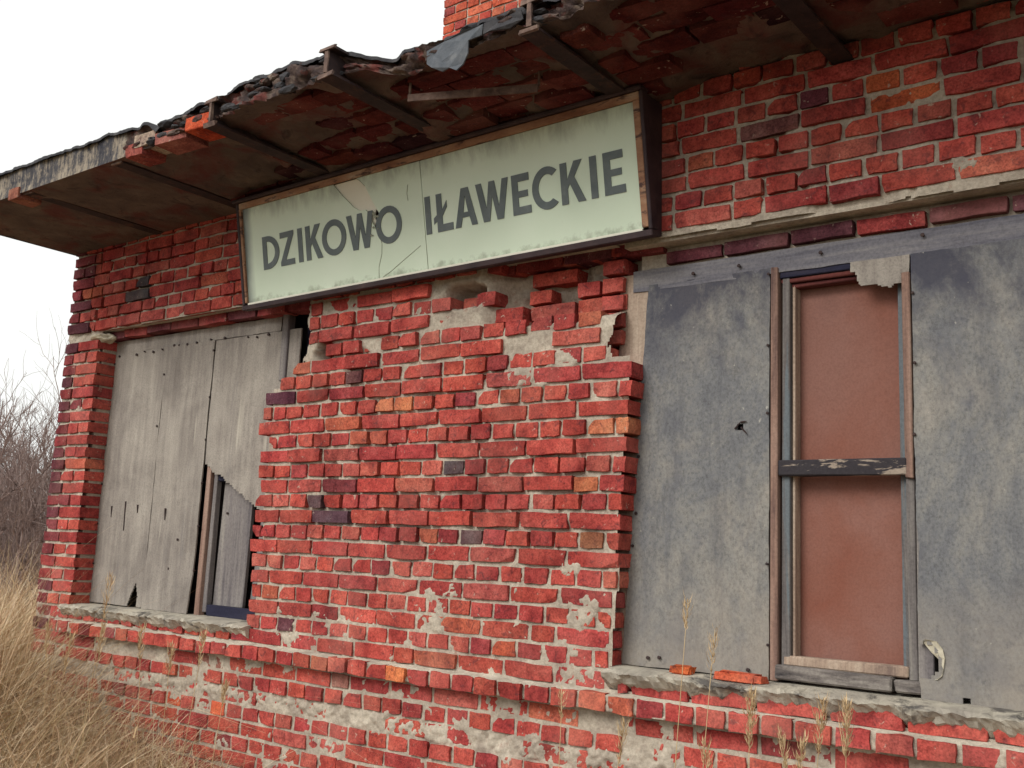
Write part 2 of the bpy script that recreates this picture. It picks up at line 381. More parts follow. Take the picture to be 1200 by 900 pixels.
for cx, cz, rx in ((-5.75, .86, .16), (-5.15, .85, .18), (-4.62, .84, .12), (-4.0, .85, .25), (-3.55, .84, .3), (-3.1, .83, .2), (-2.6, .83, .18), (-2.2, .85, .3), (-1.6, .86, .2)):
    blob(cx, cz, rx*.8, .036, .014, int(abs(cx)*10))
blob(-2.34, 1.42, .06, .06, .02, 63); blob(-2.4, 1.36, .05, .05, .02, 64); blob(-2.2, 1.15, .03, .2, .02, 65); blob(-2.19, 1.4, .02, .2, .022, 66)
blob(-6.3, 2.42, .06, .03, .015, 70); blob(-.9, 2.99, .04, .05, .02, 71)
led = (Z < zb(16)-.004) & (Z > zb(17)+.004) & (X > -6.25)
deep = (1-lower)*sstep(.54, .68, fbm(X, Z, 4.5, 93)); rec = rec+deep*.020
rec = np.maximum(rec, -.0006+(fbm(X, Z, 45, 94, 3)-.5)*.014)
crumb = np.exp(-((Z-.845)/.06)**2); rec = rec+crumb*((fbm(X, Z, 26, 90)-.40)*.034+(fbm(X, Z, 75, 92, 2)-.5)*.012)
Ym = np.where(led, rec-.058, rec)
# broken pocket under the lintel, over the right half of the pier
def pocket(x, z):
    a = sstep(-3.0, -2.85, x)*sstep(2.60, 2.66, z+.05*(fbm(x, z, 9, 21)-.5))*(1-sstep(-2.0, -1.9, x))
    hole1 = sstep(1, .6, np.hypot((x+3.10)/.12, (z-2.80)/.07)+(fbm(x, z, 15, 22)-.5))
    hole2 = sstep(1, .6, np.hypot((x+4.03)/.07, (z-2.60)/.07)+(fbm(x, z, 15, 23)-.5)*.8)
    edge = (1-sstep(-4.27, -4.12, x))*sstep(2.43, 2.50, z)
    return np.clip(np.maximum.reduce([a*.95, hole1*.95, hole2*1.4, edge*.12]), 0, 1.4)
pk = np.where((X > -4.5) & (X < -2.1) & (Z < LIN), pocket(X, Z), 0)
Ym = Ym+pk*.15*(.8+.5*fbm(X, Z, 13, 97))
inL = (X > LX0-.018) & (X < LX1) & (Z > SILL-.05) & (Z < LIN)
edgeX = -2.176-.058*np.clip((2.34-Z)/1.0, 0, 1.2)
inR = (X > np.where((Z > 1.62) | (Z > 2.42), edgeX-.016, edgeX+.004)) & (X < RX1) & (Z > SILL-.05) & (Z < LIN-.022+(fbm(X, X*0, 7, 96)-.5)*.03)
idx = np.arange(X.size).reshape(X.shape)
jag = (fbm(X, Z, 14, 88)-.5)*.10
broke = (Z < LIN) & (Z > 2.425) & (X > -4.6) & (X < -2.1) & ((X < -4.27+jag+.10*sstep(2.4, 2.6, Z)) | (X > -2.285+jag))
keep = ~(inL | inR | broke | ((Z > 2.4) & (Z < LIN) & (pk > 1.02)))[:-1, :-1]
F = np.stack([idx[:-1, :-1], idx[1:, :-1], idx[1:, 1:], idx[:-1, 1:]], -1)[keep]
V = np.stack([X, Ym, Z], -1).reshape(-1, 3)
used = np.zeros(len(V), bool); used[F.ravel()] = True; rm = np.cumsum(used)-1
wall = link('wall', mesh_np('wall', V[used], rm[F]), None, MORTAR); adopt(wall, bld)
# wall core, set back behind the mortar
c = MB()
c.box(BX0+.012, LX0-.012, .045, .38, 0, 3.7); c.box(LX1+.06, PX1-.03, .045, .38, 0, SILL-.041); c.box(LX1+.06, -2.275, .045, .38, SILL-.0405, 2.40); c.box(LX1+.06, PX1-.06, .19, .38, 2.401, 2.95)
c.box(LX0-.011, LX1+.059, .045, .38, 0, SILL-.04); c.box(PX1-.029, RX1+.01, .045, .38, 0, SILL-.04)
c.box(RX1+.011, BX1, .045, .38, 0, 3.7); c.box(LX0-.011, RX1+.01, .045, .38, LIN+.008, 3.7)
c.box(BX0+.012, BX0+.38, .381, BY1, 0, 3.7); c.box(BX1-.38, BX1, .381, BY1, 0, 3.7); c.box(BX0+.381, BX1-.381, BY1-.38, BY1, 0, 3.7)
c.box(BX0+.381, BX1-.381, .5, BY1-.381, 0, .05)
c.box(PX1-.029, RX1+.01, .12, .38, 2.80, LIN+.007); c.box(PX1-.06, RX1+.01, .03, .38, LIN-.026, LIN+.006)
c.box(1.19, BX1, .012, .044, 0, 3.7)
core = c.build('wall_core', MORTAR, None); core.parent = wall

# ---- bricks
def brick_mesh(L, H, D, seed, chip):
    r = random.Random(seed); e = r.uniform(.002, .004); e2 = r.uniform(.002, .0035)
    us = [0, e/L, .3+r.uniform(-.08, .08), .68+r.uniform(-.08, .08), 1-e/L, 1]; vsx = [0, e2/H, .5, 1-e2/H, 1]
    nu, nv = len(us), len(vsx); v = []; tilt = r.uniform(-.0018, .0018); tilt2 = r.uniform(-.0015, .0015)
    ck = {}
    for cu in (0, 1):
        for cv in (0, 1): ck[(cu, cv)] = r.uniform(.25, 1)*chip if r.random() < .30 else 0
    eb = [r.uniform(0, .7)*chip if r.random() < .4 else 0 for _ in range(4)]
    for j, b in enumerate(vsx):
        for i, a in enumerate(us):
            x = (a-.5)*L; z = (b-.5)*H; y = tilt*(a-.5)*2+tilt2*(b-.5)*2+r.uniform(-.0012, .0012)
            bi = i in (0, nu-1); bj = j in (0, nv-1)
            if bi or bj:
                y += r.uniform(.0004, .0020); x *= 1-r.uniform(0, .003)/L*2*bi
                z += r.uniform(-.0034, .0026)*(1 if b > .5 else -1) if bj else 0; x += r.uniform(-.0040, .0025)*(1 if a > .5 else -1) if bi else 0
            if bi and bj:
                y += .002; x *= 1-r.uniform(.002, .008)/L; z *= 1-r.uniform(.002, .007)/H
            if j >= nv-2: y += eb[0]*.012*r.uniform(.3, 1)*(1 if bj else .25); z -= (eb[0]*.006 if bj else 0)
            if j <= 1: y += eb[1]*.012*r.uniform(.3, 1)*(1 if bj else .25); z += (eb[1]*.006 if bj else 0)
            for (cu, cv), k in ck.items():
                if k:
                    d = abs(a-cu)*L+abs(b-cv)*H
                    q = max(0, 1-d/.036)*k
                    y += .020*q; x -= (cu-.5)*2*.011*q; z -= (cv-.5)*2*.006*q
            v.append((x, y, z))
    f = [(j*nu+i, j*nu+i+1, (j+1)*nu+i+1, (j+1)*nu+i) for j in range(nv-1) for i in range(nu-1)]
    per = [(i, 0) for i in range(nu)]+[(nu-1, j) for j in range(1, nv)]+[(i, nv-1) for i in range(nu-2, -1, -1)]+[(0, j) for j in range(nv-2, 0, -1)]
    b0 = len(v)
    for i, j in per:
        x, y, z = v[j*nu+i]; v.append((x, D, z))
    m = len(per)
    f += [((per[(q+1) % m][1]*nu+per[(q+1) % m][0]), per[q][1]*nu+per[q][0], b0+q, b0+(q+1) % m) for q in range(m)]
    return np.array(v), np.array(f)
SL, HL, BH, BD = .246, .117, .0635, .14
VAR = {}
for kind, L in (('s', SL), ('h', HL), ('c', .058)):
    VAR[kind] = [brick_mesh(L, BH, BD, 100*i+ord(kind), ch) for i, ch in enumerate((.1, .2, .3, .3, .4, .5, .6, .9, 1.4, .3, .2, .7))]
PALETTE = [((.405, .076, .058), 10), ((.378, .066, .055), 8), ((.345, .057, .052), 5), ((.285, .048, .048), 1.5), ((.42, .108, .068), 1.4), ((.20, .045, .048), .2), ((.41, .096, .076), 4)]
PUR = [((.14, .042, .052), 3), ((.20, .042, .048), 3), ((.27, .05, .05), 2), ((.10, .035, .045), 1.5)]
def pick(pal):
    t = rnd.uniform(0, sum(wt for _, wt in pal))
    for cc, wt in pal:
        t -= wt
        if t <= 0: break
    k = rnd.uniform(.86, 1.10); return tuple(min(.9, x*k*rnd.uniform(.94, 1.06)) for x in cc)
bricks = []   # (kind, variant, centre x, y front, z, length, height scale, rot, colour)
def put(kind, x0, x1, z, y=0, colr=None, depth=1.0, h=BH, rough=1, var=None, rz=None):
    base = {'s': SL, 'h': HL, 'c': .058}[kind]
    L = x1-x0
    if L < .02: return
    v = var if var is not None else rnd.randrange(12)
    yy = y+rnd.gauss(0, .0028)*rough-(.004 if rnd.random() < .12 else 0)
    bricks.append((kind, v, (x0+x1)/2, yy, z+h/2+rnd.gauss(0, .0012), L/base, h/BH, (rnd.gauss(0, .010), rnd.gauss(0, .006), rnd.gauss(0, .010) if rz is None else rz), colr or pick(PALETTE), depth))
def auto(x0, x1, z, y=0, **k):
    L = x1-x0; put('s' if L > .17 else ('h' if L > .085 else 'c'), x0, x1, z, y, **k)
def course(x0, x1, z, typ, y=0, closer_r=False, closer_l=False, skip=None, pal=None, off=0, yfun=None, **k):
    """lay from the right end to the left"""
    J = .0128; x = x1; first = True
    pitch = .257 if typ == 's' else .1285
    if off: pass
    while x > x0+.03:
        L = pitch-J+rnd.gauss(0, .004)
        if typ == 's' and rnd.random() < .07: L = .1285*(1 if rnd.random() < .7 else 1.5)-J
        if first and closer_r: L = .066-J*.3
        if first and off: L = off
        rem = (x-L)-x0
        if rem < .05: L = x-x0
        elif closer_l and rem < .06+.05: L = x-x0-.07-J
        a = max(x0, x-L)
        mid = (a+x)/2
        if skip is None or not skip(a, x, z):
            yy = y if yfun is None else y+yfun(mid, z+.03)
            auto(a, x, z, yy, colr=pick(pal) if pal else None, **k)
        x = a-J+rnd.gauss(0, .0018); first = False
DARKSPOT = (.085, .065, .075)

# pier between the windows
for k in range(-7, 17):
    z = zb(k)+.0065
    typ = 's' if k % 2 == 0 else 'h'
    xl = PX0-.012*math.sin(k*.9)+rnd.gauss(0, .010)+(0.05 if k == 3 else 0)
    xr = -2.168-.0045*k+rnd.gauss(0, .004)-(.014 if k >= 12 else 0)
    if k < 0:
        xl = {-1: -4.34, -2: -4.25, -3: -4.12}.get(k, -4.14)
        xr = {-1: -2.30, -2: -2.33, -3: -2.33}.get(k, -2.26)
    def yf(x, zz): return float(pocket(np.array([x]), np.array([zz]))[0])*.095+rnd.gauss(0, .006) if zz > 2.5 else 0
    def sk(a, b, zz):
        m_ = (a+b)/2
        if k == -6 and -3.16 < m_ < -3.04: return True
        if -4.08 < m_ < -3.98 and k in (-3, -4): return True
        if k in (-5, -6) and -2.95 < m_ < -2.3: return rnd.random() < .3
        return False
    course(xl, xr, z, typ, 0, closer_r=(typ == 'h' and k >= 0), closer_l=(typ == 'h'), yfun=yf if k < 0 else None, skip=sk if k < 0 else None,
           rough=1 if k >= 0 else 1.6)
    if k < 0:      # bits standing at the broken reveal behind
        if k <= -2: course(-2.375, -2.268, z, 'h', .078)
# strip beside the left window
for k in range(-7, 18):
    z = zb(k)+.0065
    w_ = LX0+rnd.gauss(0, .003)
    if k == 17: continue
    if k == -7: continue
    if k % 2 == 0:
        a = w_-.238+rnd.gauss(0, .006)
        if k > 8 : a += .03
        put('s', a, w_, z); auto(BX0, a-.012, z, colr=pick(PUR))
    else:
        a = w_-.118; put('h', a, w_, z); m_ = BX0+.128+rnd.gauss(0, .01)
        auto(m_+.006, a-.012, z, colr=pick(PALETTE+PUR)); auto(BX0, m_-.006, z, colr=pick(PUR))
# courses over the lintel
for i in range(10):
    z = LIN+.012+i*CH
    typ = 's' if i % 2 == 0 else 'h'
    course(BX0+.262, 1.2, z, typ, 0, off=rnd.uniform(.03, .11))
    if i % 2: auto(BX0, BX0+.118, z, colr=pick(PUR)); auto(BX0+.13, BX0+.25, z, colr=pick(PUR+PALETTE))
    else: auto(BX0, BX0+.25, z, colr=pick(PUR))
# below the sills
for k in range(16, 31):
    z = zb(k)+.0065; typ = 's' if k % 2 == 0 else 'h'
    if k == 16: course(RX0+.0, 1.2, z-.008, 's', -.012); course(-6.16, PX0-.01, z, 'h', .0); continue
    if k == 17: course(-6.25, 1.2, z, 'h', -.062, rough=1.8, off=rnd.uniform(.05, .1), pal=PALETTE+[((.22, .042, .045), 3)]); course(BX0, -6.262, z, 'h', 0, pal=PUR); continue
    def sk20(a, b, zz): return rnd.random() < .3
    course(BX0, 1.2, z, typ, (.004 if k == 18 else 0), off=rnd.uniform(.03, .12), rough=1.3, skip=sk20 if k == 20 else None, yfun=(lambda x, zz: .012) if k == 20 else None,
           pal=(PALETTE+[((.24, .06, .055), 4), ((.28, .12, .10), 3)]) if k == 18 else None)
# underside of the lintel: bricks lying on the steel, seen from below; dark tints paint in the overhang's shade
x = LX0-.1
while x < RX1:
    L = .25+rnd.gauss(0, .01)
    bricks.append(('s', rnd.randrange(12), x+L/2, (.075 if x < PX1-.1 else .088)+rnd.gauss(0, .004), (LIN-.012 if x < PX1-.1 else LIN-.075)+rnd.gauss(0, .003), L/SL, .9 if x < PX1-.1 else .85, (rnd.gauss(0, .03), rnd.gauss(0, .01), rnd.gauss(0, .02)), pick(PUR), .7)); x += L+.012
# side wall bricks (round the corner) go into the mass only
# burnt grey bricks
def nearest(px, py, colr):
    best = None
    for i, b in enumerate(bricks):
        u, v, d = project((b[2], b[3], b[4]))
        q = math.hypot(u-px, v-py)
        if best is None or q < best[0]: best = (q, i)
    i = best[1]; bricks[i] = bricks[i][:8]+(colr,)+bricks[i][9:]
for px, py, cc in ((415, 443, (.12, .05, .05)), (368, 587, (.12, .07, .075)), (391, 607, (.11, .06, .075)), (530, 548, (.09, .065, .07)), (545, 627, (.12, .075, .08)),
                   (595, 766, (.055, .05, .055)), (326, 730, (.13, .05, .06)), (168, 337, (.085, .075, .08)), (165, 351, (.09, .08, .085)), (965, 100, (.14, .04, .055)),
                   (905, 155, (.2, .085, .08)), (690, 632, (.27, .11, .06)), (665, 485, (.30, .05, .04)), (310, 453, (.10, .035, .05)), (590, 780, (.42, .09, .05)), (475, 792, (.52, .14, .06)),
                   (1020, 110, (.47, .11, .05)), (1060, 95, (.47, .11, .05)), (480, 470, (.42, .12, .06)), (455, 470, (.47, .14, .07)), (700, 495, (.47, .15, .08)),
                   (720, 500, (.47, .15, .08)), (690, 570, (.47, .15, .075)), (210, 820, (.50, .10, .05)), (250, 830, (.50, .10, .05))):
    nearest(px, py, cc)

meshes = {}
def var_mesh(kind, v):
    if (kind, v) not in meshes:
        a, f_ = VAR[kind][v]; meshes[(kind, v)] = mesh_np('brick', a, f_, False, (BRICK_O,))
    return meshes[(kind, v)]
from mathutils import Euler
def bmat(b):
    kind, v, x, y, z, sx, sz, r, cc, dp = b
    return Matrix.Translation((x, y, z)) @ Euler(r).to_matrix().to_4x4() @ Matrix.Diagonal((sx, dp, sz, 1))
def area(b):
    u, v, d = project((b[2], b[3], b[4]))
    if d < .3 or not (0 < u < 1200 and 0 < v < 900): return 0
    if 285 < u < 760 and v < 360-(u-290)*.19 and v > 245-(u-280)*.283: return 0      # behind the sign
    if v > 760 and u < 60: return 0
    return b[5]*{'s': SL, 'h': HL, 'c': .058}[b[0]]/d/d*abs(ROT[:, 2] @ np.array([0, 1, 0])+.2)
order = sorted(range(len(bricks)), key=lambda i: -area(bricks[i]))
single = set(order[:300])
VV, FF, CC = [], [], []; off = 0
def mass_add(b):
    global off
    a, f_ = VAR[b[0]][b[1]]; m_ = np.array(bmat(b)); p = a @ m_[:3, :3].T+m_[:3, 3]
    VV.append(p); FF.append(f_+off); CC.append(np.tile((*b[8], 1), (len(p), 1))); off += len(p)
for i, b in enumerate(bricks):
    if i in single:
        o = bpy.data.objects.new('brick', var_mesh(b[0], b[1])); col.objects.link(o); o.parent = wall; o.matrix_basis = bmat(b); o.color = (*b[8], 1)
    else: mass_add(b)
# side wall, turned round the corner
n0 = off; sideV = []
def side_brick(kind, y0, L, z, cc):
    global off
    a, f_ = VAR[kind][rnd.randrange(12)]; base = {'s': SL, 'h': HL, 'c': .058}[kind]
    p = a*np.array([L/base, 1, 1]); q = np.stack([BX0+p[:, 1]*.8+rnd.gauss(0, .003), y0+L/2-p[:, 0], z+BH/2+p[:, 2]], -1)
    VV.append(q); FF.append(f_+off); CC.append(np.tile((*cc, 1), (len(q), 1))); off += len(q)
for k in range(-17, 31):
    z = zb(k)+.0065
    if z > 3.66: continue
    y = .155 if k % 2 else .15
    while y < BY1-.1:
        L = (.246 if k % 2 else .117)+rnd.gauss(0, .003); side_brick('s' if k % 2 else 'h', y, L, z, pick(PALETTE+PUR)); y += L+.0115
def mass(name, parent, mat=BRICK_A):
    global VV, FF, CC, off
    me = mesh_np(name, np.concatenate(VV), np.concatenate(FF), False, (mat,))
    at = me.color_attributes.new('tint', 'FLOAT_COLOR', 'POINT'); at.data.foreach_set('color', np.concatenate(CC).astype(np.float32).ravel())
    o = link(name, me, parent); tag(o, kind='stuff'); VV, FF, CC, off = [], [], [], 0
    return o
mass('brickwork', wall)
# side wall mortar
sm = MB(); sm.box(BX0+.008, BX0+.0115, .02, BY1, 0, 3.7); o = sm.build('side_mortar', MORTAR, None); o.parent = wall

# ---- sills
def sill(x0, x1, seed, ztop=1.196):
    res = .014; xs_ = np.arange(x0, x1+res, res)
    e = fbm(xs_, xs_*0, 3.5, seed); e2 = fbm(xs_, xs_*0+9, 14, seed+1)
    prof = []
    # rings of a lumpy section, from back top to back bottom
    yf_ = -.015-.035*e-.025*e2; zl = ztop-.014-.024*e2-.008*e
    rings = [np.stack([xs_, 0*xs_+.2, 0*xs_+ztop+.012], -1), np.stack([xs_, 0*xs_+.05, ztop+.008+.006*e2], -1), np.stack([xs_, yf_+.02, ztop-.004+.008*e2], -1),
             np.stack([xs_, yf_, ztop-.014+.01*e], -1), np.stack([xs_, yf_+.012, (zl+ztop)/2-.006], -1), np.stack([xs_, yf_+.03, zl-.012], -1), np.stack([xs_, 0*xs_+.03, zl-.03*e2-.03], -1), np.stack([xs_, 0*xs_+.2, 0*xs_+ztop-.09], -1)]
    A = np.stack(rings, 1); A[:, 2:7] += (np.stack([fbm(A[:, 2:7, 0], A[:, 2:7, 1]*3+A[:, 2:7, 2]*5, 44, seed+5+q) for q in range(3)], -1)-.5)*np.array([.012, .036, .022])
    n_, m_ = A.shape[:2]; idx = np.arange(n_*m_).reshape(n_, m_)
    Fq = np.stack([idx[:-1, :-1], idx[:-1, 1:], idx[1:, 1:], idx[1:, :-1]], -1).reshape(-1, 4)
    V = A.reshape(-1, 3)
    # end caps as fans of quads
    caps = []
    for r_ in (idx[0], idx[-1][::-1]):
        caps += [(r_[0], r_[i], r_[i+1], r_[i+1]) for i in range(1, m_-1)]
    me = bpy.data.meshes.new('sill'); me.from_pydata(V.tolist(), [], [tuple(q) for q in Fq.tolist()]+[tuple(q[:3]) for q in [tuple(int(x) for x in cp) for cp in caps]])
    o = link('sill', me, None, CONCRETE); adopt(o, bld); return o
sill(-6.20, PX0+.02, 3, 1.192); sill(RX0-.05, RX1+.05, 9, 1.190)

# lintel bearing pad and loose lumps of mortar
def lump(name, c, s_, mat, parent, seed, sub_=2):
    bm = bmesh.new(); bmesh.ops.create_icosphere(bm, subdivisions=sub_, radius=1); r = random.Random(seed); o3 = Vector((r.uniform(0, 9),)*3)
    from mathutils import noise as mn
    for v in bm.verts:
        k = 1+.45*mn.noise(v.co*1.6+o3)+.2*mn.noise(v.co*4+o3); q = v.co*k
        m_ = max(abs(q.x), abs(q.y), abs(q.z)); q = q*(1-.35)+q/m_*.35*min(m_, 1); v.co = Vector((c[0]+q.x*s_[0], c[1]+q.y*s_[1], c[2]+q.z*s_[2]))
    me = bpy.data.meshes.new(name); bm.to_mesh(me); bm.free()
    return link(name, me, parent, mat)
adopt(lump('lintel_pad', (-6.19, .05, 2.885), (.10, .06, .032), PAPER, None, 4, 3), bld)

# ------------------------------------------------------------------ left window: boarded over
wl = sub('window'); wl['label'] = 'narrow opening closed with a split weathered grey sheet'
def sheet1(x, z): return ~((np.abs(x+5.70-(z-1.2)*.10) < .06*(1.36-z)/.14) & (z < 1.36) & (x < -5.70+.04+(z-1.2)*.05))
def bend2(Xo, Zo, X, Y, Z):
    t = np.clip((1.55-Zo)/.35, 0, 1)*np.clip((Xo+5.35)/.25, 0, 1); return X, Y-.03*t**2, Z
L_ = lambda z: -5.12+.02*np.sin(z*9)
YL = .135
def top_z(x): return 2.855-(x+6.18)*.035
rough_slab('board', BOARD_L, wl, -6.18, -5.604, 1.212, 2.80, YL, .008, .008, .003, 31, outline=sheet1)
rough_slab('board', BOARD_L, wl, -5.597, -5.125, 1.205, 2.795, YL-.002, .008, .018, .004, 32, warp=bend2)
def torn3(x, z):
    lim = 2.05-(x+5.09)*.50+(fbm(x, z, 18, 8)-.5)*.05
    return z > lim
rough_slab('board', BOARD_L, wl, -5.110, -4.36, 1.55, 2.79, YL-.001, .008, .012, .003, 33, outline=torn3)
rough_slab('batten', BOARD_L, wl, -6.17, -4.54, 2.795, 2.875, YL+.004, .02, .02, .003, 35)
pl = MB(); pl.box(-5.105, -5.060, YL+.012, YL+.05, 1.20, 2.06, .004); pl.build('post', WOOD_PINK, wl, bevel=.003)
pl = MB(); pl.box(-5.055, -5.025, YL+.03, YL+.07, 1.22, 2.05, .003); pl.build('post', WOOD_GREY, wl, bevel=.003)
def plank(x0, x1, y, z0, z1, lean, mat, yaw=0):
    p = MB(); th = .022
    p.hexa([(x0, y, z0), (x1, y+yaw, z0), (x1, y+yaw+th, z0), (x0, y+th, z0), (x0+lean, y, z1), (x1+lean, y+yaw, z1), (x1+lean, y+yaw+th, z1), (x0+lean, y+th, z1)])
    return p.build('plank', mat, wl, bevel=.002)
plank(-5.02, -4.755, .205, 1.262, 2.05, .02, WOOD_GREY); plank(-4.735, -4.42, .235, 1.262, 2.05, .07, WOOD_GREY, -.02)
pl = MB(); pl.box(-5.02, -4.36, .165, .20, 1.20, 1.262, .004); pl.build('bottom_rail', WOOD_DARK, wl, bevel=.003)
pl = MB(); pl.box(-5.02, -4.36, .165, .19, 1.96, 2.06, .004); pl.build('torn_felt', WOOD_DARK, wl, bevel=.003)
pl = MB(); pl.box(-4.505, -4.455, .12, .17, 2.50, 2.90, .006); pl.build('post', WOOD_GREY, wl, bevel=.004)
pl = MB(); pl.box(-4.38, -4.30, .19, .24, 2.42, 2.90, .006); pl.build('post', WOOD_DARK, wl, bevel=.004)
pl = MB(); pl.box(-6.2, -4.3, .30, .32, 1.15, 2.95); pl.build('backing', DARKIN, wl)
def nail(x, y, z, parent, r=.006):
    m_ = MB(); m_.tube([(x, y-.004, z), (x, y-.0035, z), (x, y+.01, z)], [r*.6, r, r*.5], 6); m_.build('nail', NAIL, parent, True)
for i in range(17):
    if i % 2 == 0 or rnd.random() < .6: nail(-6.12+i*.093+rnd.gauss(0, .012), YL-.004, 2.80-rnd.uniform(.0, .03), wl, rnd.uniform(.006, .010))
for z in (2.73, 2.45, 2.2, 1.95, 1.7, 1.45): nail(-6.165+rnd.gauss(0, .004), YL-.003, z, wl, .007); nail(-5.118+rnd.gauss(0, .003), YL-.006, z, wl, .008)
for x, z in ((-5.6, 2.62), (-5.3, 1.62), (-5.36, 1.45), (-5.62, 2.3), (-4.95, 1.78)): nail(x, YL-.005 if z > 1.8 or x < -5 else .20, z, wl, .008)
# slits in the sheet: dark splits with a raised lip
for x, z0, z1 in ((-6.02, 1.74, 1.81), (-5.87, 1.66, 1.84), (-5.74, 1.77, 1.82), (-5.45, 1.73, 1.80)):
    m_ = MB(); m_.hexa([(x-.001, YL-.005, z0), (x+.001, YL-.004, z0), (x+.001, YL, z0), (x-.001, YL, z0), (x-.0035, YL-.010, z1), (x+.003, YL-.006, z1), (x+.003, YL, z1), (x-.0035, YL, z1)]); m_.build('split', NAIL, wl)

# ------------------------------------------------------------------ right window
wr = sub('window'); wr['label'] = 'wide opening with stained fibreboard sheets round a narrow red panel'
YR = .10
rough_slab('stud', WOOD_PALE, wr, -2.30, -2.168, 1.19, 2.80, YR+.006, .05, .03, .003, 41)
rough_slab('top_plank', WOOD_H, wr, -2.235, .33, 2.722, 2.812, YR+.004, .025, .03, .003, 42)
def leanL(Xo, Zo, X, Y, Z):
    return X-.080*np.clip((2.745-Zo)/1.54, 0, 1)*np.clip((-1.624-Xo)/.536, 0, 1), Y, Z
def scar(x, z): return ~((np.hypot((x+1.735)/.020, (z-2.13-.35*(x+1.735))/.016)+(fbm(x, z, 40, 3)-.5)*.7) < .7)
rough_slab('board', BOARD_R, wr, -2.160, -1.624, 1.206, 2.745, YR, .009, .012, .003, 43, outline=scar, warp=leanL)
rough_slab('board', BOARD_R, wr, -1.094, .32, 2.0, 2.725, YR, .009, .02, .003, 44)
def torn_r(x, z):
    d = np.hypot((x+1.062)/.040, (z-1.325)/.07)+(fbm(x, z, 25, 14)-.5)*.5
    return ~((d < .85)) & ~((z < 1.222) & (x > -.95) & (x < -.93+.0*z))
rough_slab('board', BOARD_R, wr, -1.086, .32, 1.197, 2.006, YR-.013, .009, .012, .003, 45, outline=torn_r, edge=.009)
def rag(x, z): return z > 2.625+(fbm(x, z, 20, 18)-.5)*.05+.06*sstep(-1.27, -1.30, x)
rough_slab('torn_board', BOARD_L, wr, -1.310, -1.10, 2.58, 2.722, YR-.001, .007, .006, .003, 46, outline=rag)
# torn flap beside the hole
fl = MB(); prev = None
pts = [(-1.075, 1.392), (-1.05, 1.385), (-1.03, 1.36), (-1.015, 1.335), (-1.012, 1.305), (-1.02, 1.28), (-1.045, 1.265)]
for i in range(len(pts)-1):
    (xa, za), (xb, zb_) = pts[i], pts[i+1]; wa = .012+.010*math.sin(i*1.1); wb = .012+.010*math.sin((i+1)*1.1)
    fl.hexa([(xa-wa, YR-.006, za-.3*wa), (xb-wb, YR-.006, zb_-.3*wb), (xb-wb, YR-.001, zb_-.3*wb), (xa-wa, YR-.001, za-.3*wa), (xa+wa, YR-.022, za+.3*wa), (xb+wb, YR-.020, zb_+.3*wb), (xb+wb, YR-.014, zb_+.3*wb), (xa+wa, YR-.014, za+.3*wa)])
fl.build('torn_flap', PAPER, wr)
m_ = MB()
for a, b in (((-1.76, 2.125), (-1.735, 2.15)), ((-1.735, 2.15), (-1.712, 2.152)), ((-1.735, 2.13), (-1.71, 2.105))): m_.tube([(a[0], YR-.008, a[1]), (b[0], YR-.012, b[1])], [.004, .002], 5)
m_.build('curled_splinter', NAIL, wr)
# window frame
def bar(name, mat, x0, x1, y0, y1, z0, z1, j=.002, bv=.003):
    b_ = MB(); b_.box(x0, x1, y0, y1, z0, z1, j); return b_.build(name, mat, wr, bevel=bv)
bar('stile', WOOD_PINK, -1.618, -1.588, YR-.006, YR+.06, 1.205, 2.745)
bar('stile', WOOD_PAINT, -1.580, -1.549, YR+.012, YR+.075, 1.25, 2.70)
bar('glazing_bead', WOOD_PALE, -1.546, -1.534, YR+.030, YR+.078, 1.285, 2.675, .001, .002)
bar('stile', WOOD_PINK, -1.126, -1.098, YR-.008, YR+.05, 1.93, 2.66)
bar('stile', WOOD_PAINT, -1.128, -1.10, YR+.010, YR+.07, 1.255, 1.93)
bar('casing', WOOD_GREY, -1.097, -1.045, YR+.008, YR+.06, 1.225, 1.985)
bar('stile', WOOD_PAINT, -1.155, -1.132, YR+.035, YR+.08, 1.27, 2.67)
bar('middle_rail', WOOD_ROT, -1.586, -1.118, YR-.010, YR+.03, 1.943, 2.000, .003, .004)
bar('head_rail', WOOD_DARK, -1.586, -1.10, YR+.006, YR+.07, 2.702, 2.745)
bar('head_rail', WOOD_RED, -1.586, -1.10, YR+.014, YR+.075, 2.682, 2.699)
bar('head_rail', WOOD_RED, -1.547, -1.13, YR+.030, YR+.08, 2.663, 2.679)
b_ = MB(); b_.box(-1.600, -1.18, YR-.010, YR+.05, 1.212, 1.262, .004); b_.build('bottom_rail', WOOD_ROT2, wr, bevel=.006)
b_ = MB(); b_.box(-1.176, -1.05, YR-.006, YR+.05, 1.210, 1.258, .005); b_.build('bottom_rail', WOOD_ROT2, wr, bevel=.006)
bar('bottom_rail', WOOD_PALE, -1.575, -1.13, YR+.012, YR+.07, 1.263, 1.300, .003, .005)
rough_slab('panel', REDPANEL, wr, -1.60, -1.09, 1.25, 2.70, YR+.082, .01, .03, .002, 47)
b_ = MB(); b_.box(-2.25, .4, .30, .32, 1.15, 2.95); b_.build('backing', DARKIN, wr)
for z in (2.72, 2.44, 2.18, 1.62, 1.33): nail(-1.627+rnd.gauss(0, .003), YR-.006, z, wr, .006)
for z in (2.58, 2.33, 2.08): nail(-1.085+rnd.gauss(0, .006), YR-.005, z, wr, .006)
for z in (2.03, 1.8, 1.67): nail(-2.145-.08*(2.745-z)/1.54+rnd.gauss(0, .004), YR-.005, z, wr, .007)
